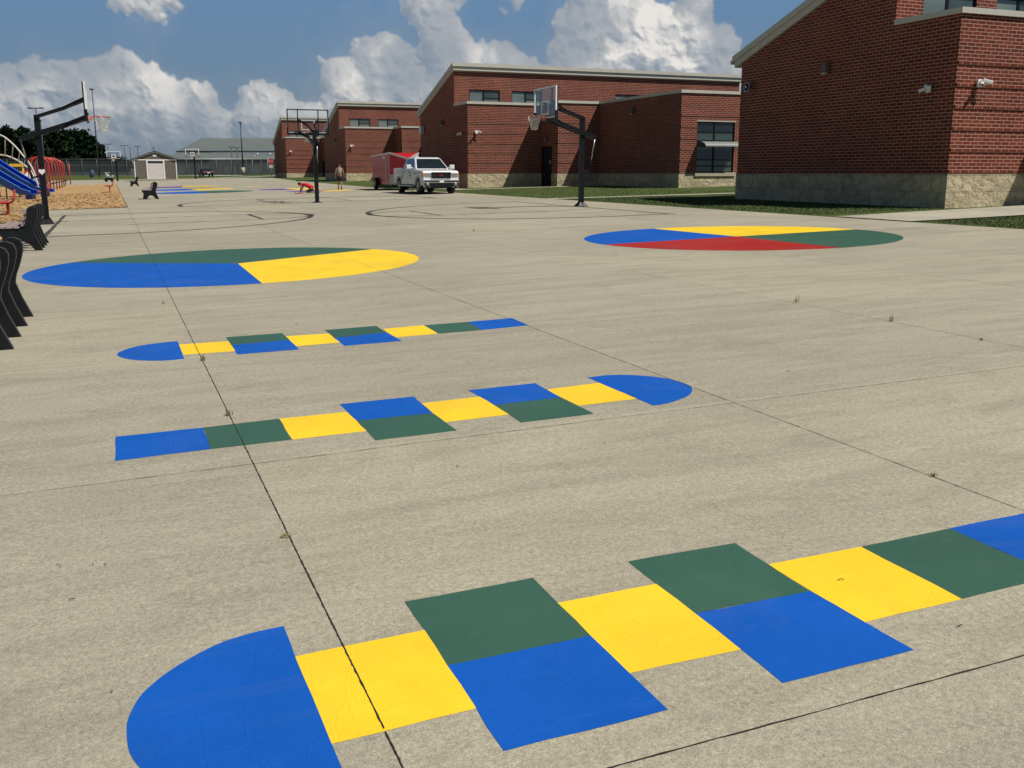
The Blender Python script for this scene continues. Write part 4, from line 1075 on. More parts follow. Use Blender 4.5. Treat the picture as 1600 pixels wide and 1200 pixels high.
def car():
    Y=175;p=atd(322,271,Y);t=thing('parked_car','dark grey sedan parked behind the chain link fence','car',(p.x,p.y,zg(p.x,p.y)),math.radians(118),None)
    W=.9
    s_=[(2.2,.3),(2.3,.55),(2.2,.78),(1.2,.90),(.55,1.38),(-.9,1.42),(-1.6,1.05),(-2.25,.98),(-2.35,.6),(-2.25,.3)]
    m=MB();m.prism(s_,'y',-W,W);b=m.build('body',M['car'],t,bevel=.06)
    for s in(-1,1):
        m=MB();m.face([(1.05,s*(W+.01),.93),(-1.5,s*(W+.01),1.03),(-.95,s*(W+.01),1.33),(.55,s*(W+.01),1.30)]);m.build('side_window',M['glass_dark'],b)
        m=MB();m.box(-2.37,-2.3,s*.5,s*.86,.72,.90);m.build('tail_light',M['red_metal'],t)
        for cx in(1.4,-1.4):wheel(t,cx,s*.8,.33,.2,s)
    m=MB();m.face([(-.97,-.7,1.40),(-.97,.7,1.40),(-1.62,.78,1.08),(-1.62,-.78,1.08)]);m.build('rear_window',M['glass_dark'],b)
    m=MB();m.box(-2.36,-2.33,-.26,.26,.62,.76);m.build('license_plate',M['white'],t)
    m=MB();m.box(-2.33,-2.28,-.8,.8,.86,.96);m.build('rear_spoiler',M['steel'],t)
car()
# motorcycle
p=G(171,284.5);t=thing('motorcycle','small white and dark motorcycle parked on the slab before the far left hoop','motorcycle',(p[0],p[1],zg(*p)+.01),math.radians(155))
for x in(.68,-.62):
    m=MB();m.lathe([(.20,-.06),(.30,-.05),(.31,0),(.30,.05),(.20,.06)],18,'y',(x,0,.31));w=m.build('wheel',M['tyre'],t)
    m=MB();m.lathe([(.18,-.03),(.18,.03)],12,'y',(x,0,.31));m.build('wheel_rim',M['steel'],w)
m=MB();m.prism([(.35,.75),(.55,1.05),(.25,1.12),(-.1,.95),(-.7,.95),(-.95,1.05),(-.85,.80),(-.3,.62)],'y',-.16,.16);m.build('fairing',M['white'],t,bevel=.05)
m=MB();m.box(-.35,.35,-.14,.14,.28,.65);m.build('engine',M['frame'],t,bevel=.04)
m=MB();m.prism([(-.05,.97),(-.75,.97),(-.85,1.08),(-.3,1.0)],'y',-.14,.14);m.build('seat',M['black_plastic'],t,bevel=.02)
m=MB();m.tube([(.68,0,.31),(.40,0,1.1)],.04,8);m.tube([(.38,-.38,1.18),(.42,0,1.12),(.38,.38,1.18)],.02,8);m.build('fork_and_handlebar',M['steel'],t)
m=MB();m.lathe([(.0,.62),(.1,.60),(.12,.52),(.08,.45)][::-1],14,'x',(0,0,1.05));m.build('headlight',M['lamp'],t)
m=MB();m.face([(.5,-.15,1.1),(.5,.15,1.1),(.35,.12,1.45),(.35,-.12,1.45)]);m.build('windshield',M['offwhite'],t)
for s in(-1,1):
    t.scale=(.82,.82,.85)
    m=MB();m.tube([(.38,s*.3,1.18),(.36,s*.36,1.4)],.01,6);m.lathe([(.07,-.01),(.07,.01)],12,'x',(.36,s*.36,1.44));m.build('mirror',M['offwhite'],t)
# ------------------------------------------------------------------ shed
Y=140;pl=atd(212,279,Y);pr_=atd(277,279,Y);w=(pr_.x-pl.x)
t=thing('shed','taupe garden shed with white trim and pale roll up door','shed',((pl.x+pr_.x)/2,Y,pl.z-.05),math.radians(18.5))
sc=w/2*.955;eh=2.75;rh=3.78
m=MB();m.prism([(-sc,0),(sc,0),(sc,eh),(0,rh-.12),(-sc,eh)],'y',0,5);m.build('wall',M['shed_wall'],t)
m=MB()
for s in(-1,1):m.prism([(0,rh-.05),(s*(sc+.3),eh-.13),(s*(sc+.3),eh-.03),(0,rh+.08)],'y',-.25,5.2)
m.build('roof',M['roof_dark'],t)
m=MB()
for s in(-1,1):
    m.box(s*sc-.11 if s>0 else s*sc-.02,s*sc+.02 if s>0 else s*sc+.11,-.04,-.002,0,eh-.05)
    m.prism([(0,rh-.16),(s*(sc+.2),eh-.14),(s*(sc+.2),eh+.02),(0,rh-.02)],'y',-.05,-.004)
m.box(-sc,sc,-.055,-.051,eh-.22,eh-.08);m.box(-.25,.25,-.05,-.01,3.05,3.30);m.build('white_trim',M['white'],t)
m=MB()
for k in range(6):m.box(-.98,.98,-.03+.004*(k%2),-.005,.12+k*.335,.12+k*.335+.325)
d=m.build('roll_door',M['shed_door'],t)
m=MB();m.box(-1.2,-1.0,-.06,-.003,.0,2.45);m.box(1.0,1.2,-.06,-.003,.0,2.45);m.box(-1.2,1.2,-.061,-.004,2.451,2.62);m.box(-1.0,1.0,-.04,-.004,.0,.1);m.build('door_frame',M['white'],d)
m=MB();m.box(-.98,.98,-.028,-.005,2.13,2.44);m.build('door_window',M['glass_dark'],d)
m=MB();m.box(-.3,.3,-.02,.0,0,.0);
# ------------------------------------------------------------------ warehouse
Y=300;t=thing('warehouse','long low warehouse with two tier grey metal roof beyond the fence','warehouse',(atd(350,275,Y).x,Y,1.1),0)
X=lambda px:atd(px,270,Y).x-t.location[0]
Z=lambda py:atd(350,py,Y).z-1.1
m=MB();m.face([(X(279),0,Z(236)),(X(640),0,Z(237)),(X(640),18,Z(213)),(X(289),18,Z(212.5))]);m.face([(X(279),0,Z(236)),(X(289),18,Z(212.5)),(X(279),36,Z(236))])
m.build('upper_roof',M['wh_roof'],t)
m=MB();m.face([(X(272),-9,Z(248.5)),(X(640),-9,Z(249)),(X(640),-.02,Z(238.5)),(X(279),-.02,Z(238))]);m.face([(X(272),-9,Z(248.5)),(X(279),-.02,Z(238)),(X(279),40,Z(248))]);m.build('lower_roof',M['wh_roof'],t)
m=MB();m.box(X(278.5),X(640),-.45,-.1,Z(237.6),Z(235.7));m.box(X(272),X(345),-9.3,-9.1,Z(249.6),Z(248.4));m.box(X(393),X(640),-9.3,-9.1,Z(249.8),Z(248.6));m.build('roof_trim',M['wh_trim'],t)
m=MB();m.box(X(273),X(640),-9,30,-1,Z(249));m.build('wall',M['wh_wall'],t)
m=MB()
for k in range(14):
    a=X(285)+k*7.5;m.box(a,a+3.5,-9.08,-9.01,.2,2.4)
m.build('loading_door',M['wh_roof'],t)
# ------------------------------------------------------------------ fence
def zf(x,y):return zg(x,y)
Y=190
t=thing('chain_link_fence','long grey chain link fence across the far edge of the grounds','fence',(atd(230,272,Y).x,Y,1.0),0)
xa=atd(-80,272,Y).x-t.location[0];xb=atd(432,272,Y).x-t.location[0];zt=atd(200,248.5,Y).z-1.0;zb0=-.2
m=MB();m.tube([(xa,0,zt),(xb,0,zt)],.045,6);m.tube([(xa,0,.1),(xb,0,.1)],.03,6);m.build('top_rail',M['steel'],t)
m=MB();m.face([(xa,.05,0),(xb,.05,0),(xb,.05,zt),(xa,.05,zt)]);m.build('chain_mesh',M['chainlink'],t)
n=22
for k in range(n+1):
    x=xa+(xb-xa)*k/n;m=MB();m.tube([(x,0,zb0),(x,0,zt+.05)],.035,6);m.build('fence_post',M['fence_post'],t)
# screening wall and mixed dark things behind fence on the left
Y=215;t=thing('low_building','low grey building behind the chain link fence at left','building',(atd(60,270,Y).x,Y,1.1),0)
m=MB();xa=atd(-90,270,Y).x-t.location[0];xb=atd(205,270,Y).x-t.location[0];m.box(xa,xb,0,8,-.5,atd(60,258.5,Y).z-1.1);m.build('wall',M['wh_wall'],t)
m=MB();m.box(xa,xb+.4,-.4,8.4,atd(60,258.5,Y).z-1.1,atd(60,257.5,Y).z-1.1);m.build('roof',M['wh_roof'],t)
p=atd(143.5,270,185);t=thing('storage_barrel','upright blue grey barrel standing before the fence','barrel',(p.x,p.y,zg(p.x,p.y)),0)
m=MB();m.lathe([(.38,0),(.42,.1),(.42,.6),(.44,.65),(.42,.7),(.42,1.2),(.38,1.3)],16);m.build('barrel_body',simple('blue grey barrel',(.05,.07,.12),.5),t)
m=MB();m.lathe([(.39,1.3),(.39,1.36),(.1,1.38)],16);m.build('lid',M['wh_trim'],t)
# stop sign
p=atd(424,269,160);t=thing('stop_sign','red stop sign on a post beside the farthest brick wing','sign',(p.x,p.y,zg(p.x,p.y)),math.radians(8))
m=MB();m.tube([(0,0,-.2),(0,0,2.7)],.05,8);m.build('post',M['steel'],t)
m=MB();pts=[(.45*math.cos(math.pi/8+k*math.pi/4),2.35+.45*math.sin(math.pi/8+k*math.pi/4)) for k in range(8)];m.prism(pts,'y',-.08,-.05);sg=m.build('sign_plate',M['red_metal'],t)
textobj('STOP',.3,M['white'],(0,-.085,2.35),(math.pi/2,0,0),sg)
m=MB();m.box(-.3,.3,-.08,-.05,1.35,1.8);m.build('lower_plate',M['offwhite'],t)
# light poles
def lightpole(label,px,pbase,ptop,Y,heads,rad=.11,base=None,mt='lightpole'):
    pb=atd(px,pbase,Y);pt=atd(px,ptop,Y);t=thing('light_pole',label,'light pole',(pb.x,pb.y,pb.z),0,'light poles beyond the slab')
    hh=pt.z-pb.z;m=MB();m.tube([(0,0,0),(0,0,hh)],[rad*1.2,rad*.75],8);m.build('pole_shaft',M[mt],t)
    if heads:
        m=MB();m.bar((-heads,0,hh-.05),(heads,0,hh-.05),.12,.12)
        m.box(-heads-.25,-heads+.25,-.25,.25,hh-.12,hh+.04);m.box(heads-.25,heads+.25,-.25,.25,hh-.12,hh+.04);m.build('lamp_heads',M[mt],t)
    else:
        m=MB();m.box(-.18,.18,-.5,.1,hh-.05,hh+.1);m.build('lamp_head',M[mt],t)
    if base:m=MB();m.lathe([(.30,-.3),(.30,base)],14);m.build('concrete_footing',M['walk'],t)
lightpole('tall twin head light pole directly behind the left hoop',66,275,168.5,150,.85,.09)
lightpole('plain light pole just right of the left hoop pole',71.5,275,188,150,0,.11)
lightpole('tall dark light pole behind the net of the left hoop',155.5,276.5,140,140,0,.085)
lightpole('tall dark light pole on a concrete footing right of the shed',380,270,192,150,0,.10,.8)
for px,tp,hd,lb in((172.3,225,.9,'distant twin head light pole above the far left hoop board'),(197.8,227.5,.9,'distant twin head light pole left of the shed'),(206.4,231,0,'distant single light pole just left of the shed roof'),(218,228.5,.5,'distant light pole above the left slope of the shed roof'),(243,231,0,'distant light pole above the peak of the shed roof'),(364,229.5,.5,'left of two distant light poles in front of the warehouse roof'),(372.5,230.5,.5,'right of two distant light poles in front of the warehouse roof'),(93.5,236,0,'distant light pole in front of the dark trees')):
    lightpole(lb,px,272,tp,280,hd,.11)
for px,dx,lb in((395,3.2,'curved white lamp arm at the fence, left of two'),(419,1.2,'curved white lamp arm at the fence near the farthest wing')):
    p=atd(px,271,188);t=thing('fence_lamp',lb,'lamp',(p.x,p.y,p.z),0,'white lamps at the fence')
    hh=atd(px,250,188).z-p.z;h2=atd(px,241.5,188).z-p.z;m=MB();m.tube([(0,0,0),(0,0,hh),(dx*.12,0,hh+.6),(dx*.3,0,h2)],.07,8);m.build('lamp_arm',M['offwhite'],t)
    m=MB();m.tube([(dx*.28,0,h2-.05),(dx*.28+.3,0,h2+.2)],.12,8);m.build('lamp_head',M['white'],t)
# ------------------------------------------------------------------ trees
def tree(label,px,top,Y,wpx,mat='leaf',n=3600,conical=.5,group='dark trees beyond the fence'):
    b=atd(px,271,Y);zt=atd(px,top,Y).z;W=wpx/F*Y/2;t=thing('tree',label,'tree',(b.x,b.y,1.1),0,group)
    Hh=zt-1.1;m=MB()
    m.tube([(0,0,-.2),(.1,0,Hh*.45),(0,.1,Hh*.9)],[.32,.22,.05],7)
    for k in range(9):
        a=random.uniform(0,6.28);z0=Hh*random.uniform(.2,.7);l=W*random.uniform(.4,.8);m.tube([(0,0,z0),(l*.5*math.cos(a),l*.5*math.sin(a),z0+l*.25),(l*math.cos(a),l*math.sin(a),z0+l*.4)],[.1,.06,.02],5)
    m.build('trunk',M['bark'],t)
    # crown: leaf clumps gathered around boughs
    m=MB();cl=[]
    for k in range(60):
        z=Hh*random.uniform(.10,.97);f=z/Hh;r=W*((1-f)**conical*1.05 if f>.3 else .95)*math.sqrt(random.uniform(.15,1));a=random.uniform(0,6.28)
        cl.append((Vector((r*math.cos(a),r*math.sin(a),z)),random.uniform(.55,1.2)*W*.30))
    for k in range(n):
        c,s=random.choice(cl);d=Vector((random.gauss(0,1),random.gauss(0,1),random.gauss(0,.75)))*s*.55;p=c+d
        if p.z<.2:p.z=random.uniform(.3,2)
        q=random.uniform(.2,.55);u=Vector((random.uniform(-1,1),random.uniform(-1,1),random.uniform(-.7,.7))).normalized()*q;v=u.cross(Vector((random.uniform(-1,1),random.uniform(-1,1),random.uniform(-1,1)))).normalized()*q*.6
        m.face([p-u,p+v,p+u,p-v])
    m.build('crown',M[mat],t,weld=False)
TR=[(-40,197,42,'leaf'),(-12,200,36,'leaf2'),(4,201,32,'leaf'),(19,197,28,'leaf'),(33,201,30,'leaf2'),(47,198.5,32,'leaf'),(64,205,30,'leaf2'),(78,203,30,'leaf'),(91,199.5,32,'leaf'),(106,203,34,'leaf2'),(120,202,34,'leaf'),(134,205,34,'leaf2'),(147,212,32,'leaf'),(157,225,28,'leaf')]
for i,(px,tp,w,mt) in enumerate(TR):
    lb='tree number' # replaced below
    side=['outside the left edge of the photo, nearest the frame','at the very left edge of the photo','just inside the left edge, above the slides','with the pointed top above the white arched ladder','between the arched ladder and the hoop pole','directly left of the left hoop pole','directly behind the left hoop pole','just right of the left hoop pole under the arms','with the pointed top under the hoop arms','under the middle of the hoop arms','under the end of the hoop arms','under the backboard of the left hoop','below the net of the left hoop','lowest, at the right end of the dark row'][i]
    tree('dark green tree '+side,px,tp,236+random.uniform(-8,8),w,mt)
for i,(px,tp,w) in enumerate(((176,247,24),(190,246.5,24),(203,251,20))):
    tree(['small far bushy tree behind the far left hoop pole','small far bushy tree between the far hoop and the shed','smallest far bushy tree touching the shed wall'][i],px,tp,255,w,'leaf2',500,.3,'small bushy trees by the shed')
# continuous distant hedge line behind everything
m=MB()
for k in range(3500):
    x=random.uniform(-420,60);y=random.uniform(330,420);z=random.uniform(1,1+3.0);q=random.uniform(.5,1.4);a=random.uniform(0,3.1)
    m.face([(x-q*math.cos(a),y-q*math.sin(a),z-q*.5),(x+q*math.cos(a),y+q*math.sin(a),z-q*.5),(x+q*.3,y,z+q*.8)])
tag(m.build('distant_woodland',M['leaf2'],weld=False),'thin line of distant woodland along the horizon','woodland',kind='stuff')
# ------------------------------------------------------------------ people
def skinmesh(name,nodes,edges,mat,parent,sub=1):
    # nodes: name -> (x,y,z,r)
    keys=list(nodes);me=bpy.data.meshes.new(name);me.from_pydata([nodes[k][:3] for k in keys],[(keys.index(a),keys.index(b)) for a,b in edges],[])
    o=bpy.data.objects.new(name,me);COL.objects.link(o)
    md=o.modifiers.new('s','SKIN');md.use_smooth_shade=True
    sv=me.skin_vertices[0].data if me.skin_vertices else None
    if sv is None:
        bpy.context.view_layer.objects.active=o
    for i,k in enumerate(keys):
        r=nodes[k][3];rr=r if isinstance(r,tuple) else (r,r)
        me.skin_vertices[0].data[i].radius=rr
    me.skin_vertices[0].data[0].use_root=True
    sb=o.modifiers.new('u','SUBSURF');sb.levels=sub;sb.render_levels=sub
    dg=bpy.context.evaluated_depsgraph_get();m2=bpy.data.meshes.new_from_object(o.evaluated_get(dg));bpy.data.objects.remove(o)
    for p in m2.polygons:p.use_smooth=True
    m2.materials.clear();m2.materials.append(mat);o=bpy.data.objects.new(name,m2);COL.objects.link(o);o.parent=parent;return o
def ensure_skin():
    pass
def handnodes(nodes,edges,wk,wp,dirv,side):
    # five fingers off the palm
    d=Vector(dirv).normalized();s=Vector(side).normalized()
    w=Vector(wp);pm=w+d*.05;nodes[wk+'p']=(*pm,(.034,.016));edges.append((wk,wk+'p'))
    for i,(off,l) in enumerate(((-.027,.065),(-.009,.075),(.009,.07),(.027,.055))):
        a=pm+d*.03+s*off;b=a+d*l*.55+Vector((0,0,0));c=b+d*l*.45+s.cross(d)*.012
        nodes[wk+'f%da'%i]=(*a,.0095);nodes[wk+'f%db'%i]=(*b,.0085);nodes[wk+'f%dc'%i]=(*c,.007)
        edges+= [(wk+'p',wk+'f%da'%i),(wk+'f%da'%i,wk+'f%db'%i),(wk+'f%db'%i,wk+'f%dc'%i)]
    a=w+d*.03-s*.035;b=a+d*.035-s*.02;nodes[wk+'ta']=(*a,.011);nodes[wk+'tb']=(*b,.009);edges+=[(wk,wk+'ta'),(wk+'ta',wk+'tb')]
def walker():
    x,y=P(63.2,13.55);px=G(531.5,297);x,y=px
    t=thing('person','person in grey tank top and black shorts walking away from us','person',(x,y,zg(x,y)+.012),math.radians(8))
    # local +y = facing away from the camera
    n={};e=[]
    n['pel']=(0,0,.94,(.15,.11));n['wa']=(0,.01,1.08,(.135,.10));n['ch']=(0,.0,1.30,(.17,.115));n['sh']=(0,-.01,1.43,(.12,.085));n['nk']=(0,.01,1.50,.052);n['hd']=(0,.035,1.565,(.062,.075));n['hd1']=(0,.035,1.635,(.076,.092));n['hd2']=(0,.03,1.71,(.062,.075))
    e+=[('pel','wa'),('wa','ch'),('ch','sh'),('sh','nk'),('nk','hd'),('hd','hd1'),('hd1','hd2')]
    for s,nm in((-1,'l'),(1,'r')):
        lf=.10 if s<0 else -.10
        n[nm+'s']=(s*.20,-.01,1.415,.058);n[nm+'e']=(s*.275,-.05,1.15,.042);n[nm+'w']=(s*.30,.02 if s<0 else .04,.93,.028)
        e+=[('sh',nm+'s'),(nm+'s',nm+'e'),(nm+'e',nm+'w')]
        handnodes(n,e,nm+'w',n[nm+'w'][:3],(s*.05,.05,-1),(0,1,0))
        n[nm+'h']=(s*.095,0,.88,.088);n[nm+'k']=(s*.11,lf*.5+.03,.50,.056);n[nm+'c']=(s*.11,lf*.6-.01,.34,.057);n[nm+'a']=(s*.11,lf*.9-.04,.085,.036);n[nm+'t']=(s*.125,lf*.9+.12,.035,.036);n[nm+'hl']=(s*.11,lf*.9-.07,.035,.034)
        e+=[('pel',nm+'h'),(nm+'h',nm+'k'),(nm+'k',nm+'c'),(nm+'c',nm+'a'),(nm+'a',nm+'t'),(nm+'a',nm+'hl')]
    b=skinmesh('body',n,e,M['skin'],t)
    c={'a':(0,0,1.02,(.175,.15)),'b':(0,.01,1.12,(.18,.15)),'c':(0,0,1.30,(.205,.17)),'d':(0,-.01,1.43,(.15,.13))}
    skinmesh('tank_top',c,[('a','b'),('b','c'),('c','d')],M['tank_grey'],b)
    c={'a':(0,0,.97,(.20,.17)),'b':(0,0,.86,(.215,.185))}
    ed=[('a','b')]
    for s,nm in((-1,'l'),(1,'r')):
        lf=.10 if s<0 else -.10
        c[nm]=(s*.10,lf*.15,.78,.125);c[nm+'2']=(s*.11,lf*.35+.01,.56,.12);ed+=[('b',nm),(nm,nm+'2')]
    skinmesh('shorts',c,ed,M['shorts'],b)
    for s in(-1,1):
        lf=.10 if s<0 else -.10;Y=lf*.9
        c={'a':(s*.11,Y-.07,.05,.048),'b':(s*.118,Y+.05,.05,.05),'c':(s*.125,Y+.16,.04,.042),'d':(s*.11,Y-.045,.13,.05),'e':(s*.11,Y-.04,.22,.052)}
        skinmesh('shoe',c,[('a','b'),('b','c'),('a','d'),('d','e')],M['shoe'],b)
    c={'a':(0,.015,1.625,(.078,.085)),'b':(0,.012,1.70,(.074,.086)),'c':(0,.03,1.755,(.045,.06))}
    skinmesh('hair',c,[('a','b'),('b','c')],M['hair'],b)
    for s in(-1,1):
        m=MB();m.lathe([(.028,-.008),(.03,0),(.02,.01)],10,'x',(s*.082,.035,1.625));m.build('ear',M['skin'],b)
    t.scale=(.92,.95,.95);return t
def kneeler():
    x,y=G(481,302.2)
    # local +x = direction the person faces (image left)
    t=thing('person','person in red shirt kneeling and leaning down to paint the slab','person',(x,y,zg(x,y)+.012),math.radians(176))
    n={};e=[]
    n['pel']=(-.28,0,.36,(.15,.13));n['wa']=(-.12,0,.50,(.135,.11));n['ch']=(.12,0,.66,(.165,.125));n['sh']=(.26,0,.72,(.13,.09));n['nk']=(.35,0,.73,.055);n['hd']=(.41,0,.70,(.065,.075));n['hd1']=(.46,0,.68,(.078,.088));n['hd2']=(.51,0,.665,(.06,.07));n['nose']=(.475,0,.585,.02)
    e+=[('pel','wa'),('wa','ch'),('ch','sh'),('sh','nk'),('nk','hd'),('hd','hd1'),('hd1','hd2'),('hd1','nose')]
    for s,nm in((-1,'l'),(1,'r')):
        n[nm+'s']=(.27,s*.19,.66,.058);n[nm+'e']=(.30 if s>0 else .33,s*.25,.40,.043);n[nm+'w']=(.36 if s>0 else .41,s*.17,.13 if s>0 else .16,.029)
        e+=[('sh',nm+'s'),(nm+'s',nm+'e'),(nm+'e',nm+'w')]
        handnodes(n,e,nm+'w',n[nm+'w'][:3],(.3,0,-.8),(0,1,0))
        n[nm+'h']=(-.24,s*.10,.32,.092);n[nm+'k']=(.10,s*.13,.08,.062);n[nm+'c']=(-.16,s*.13,.085,.058);n[nm+'a']=(-.42,s*.12,.06,.036);n[nm+'t']=(-.60,s*.12,.045,.034)
        e+=[('pel',nm+'h'),(nm+'h',nm+'k'),(nm+'k',nm+'c'),(nm+'c',nm+'a'),(nm+'a',nm+'t')]
    b=skinmesh('body',n,e,M['skin'],t)
    c={'a':(-.34,0,.34,(.18,.165)),'b':(-.12,0,.50,(.18,.165)),'c':(.12,0,.66,(.20,.165)),'d':(.26,0,.715,(.15,.11))};ed=[('a','b'),('b','c'),('c','d')]
    for s,nm in((-1,'l'),(1,'r')):
        c[nm]=(.27,s*.19,.665,.078);c[nm+'2']=(.325 if s>0 else .345,s*.21,.51,.072);ed+=[('d',nm),(nm,nm+'2')]
    skinmesh('red_shirt',c,ed,M['shirt_red'],b)
    c={'a':(-.30,0,.33,(.165,.14))};ed=[]
    for s,nm in((-1,'l'),(1,'r')):
        c[nm]=(-.20,s*.11,.27,.115);c[nm+'2']=(.02,s*.13,.14,.095);ed+=[('a',nm),(nm,nm+'2')]
    skinmesh('shorts',c,ed,M['shorts'],b)
    for s in(-1,1):
        c={'a':(-.41,s*.12,.08,.048),'b':(-.52,s*.12,.07,.05),'c':(-.62,s*.12,.055,.042),'d':(-.50,s*.12,.14,.04)}
        skinmesh('shoe',c,[('a','b'),('b','c'),('a','d')],M['shoe'],b)
    c={'a':(.44,0,.715,(.08,.08)),'b':(.50,0,.70,(.076,.08)),'c':(.385,0,.745,(.055,.05))}
    skinmesh('hair',c,[('c','a'),('a','b')],M['hair'],b)
    m=MB();m.bar((.42,-.16,.09),(.54,-.14,.03),.03,.03);o=m.build('paint_brush',M['red_dark']);o.location=(x,y,zg(x,y)+.012);o.rotation_euler=(0,0,math.radians(176))
    t.scale=(1.1,1,.78)
    tag(o,'small paint brush held by the kneeling person','paint brush')
    return t
walker();kneeler()
x,y=G(467.5,302.8);t=thing('paint_tray','small dark red paint tray in front of the kneeling person','paint tray',(x,y,zg(x,y)+.013),.3)
m=MB();m.prism([(-.2,0),(.2,0),(.24,.09),(.22,.09),(.18,.02),(-.18,.02),(-.22,.09),(-.24,.09)],'y',-.14,.14);m.build('tray',M['red_dark'],t)
m=MB();m.box(-.17,.17,-.12,.12,.022,.035);m.build('wet_paint',M['red_paint'],t)
# ------------------------------------------------------------------ camera, light, world
cam=bpy.data.cameras.new('camera');co=bpy.data.objects.new('camera',cam);COL.objects.link(co)
cam.sensor_fit='HORIZONTAL';cam.sensor_width=36;cam.lens=36*F/1600;cam.clip_start=.05;cam.clip_end=6000
co.location=(0,0,H);co.rotation_euler=(math.pi/2-PT,0,0);S.camera=co
sd=Vector((g2[0]*.485-g1[0]*.50,g2[1]*.485-g1[1]*.50,1)).normalized()
sl=bpy.data.lights.new('sun','SUN');sl.energy=4.9;sl.angle=math.radians(.53);sl.color=(1,.955,.87);so=bpy.data.objects.new('sun',sl);COL.objects.link(so)
so.rotation_euler=sd.to_track_quat('Z','Y').to_euler();so.location=(20,-10,40)
el=math.asin(sd.z);az=math.atan2(sd.x,sd.y)
W=bpy.data.worlds.new('World');S.world=W;W.use_nodes=True;nt=W.node_tree;bg=nt.nodes['Background']
sky=N(nt,'ShaderNodeTexSky',sky_type='NISHITA');sky.sun_disc=False;sky.sun_elevation=el;sky.sun_rotation=az;sky.dust_density=1.2;sky.ozone_density=2.0;sky.air_density=1.0
def ae(px,py):
    d=ray(px,py);return math.atan2(d[0],d[1]),math.atan2(d[2],math.hypot(d[0],d[1]))
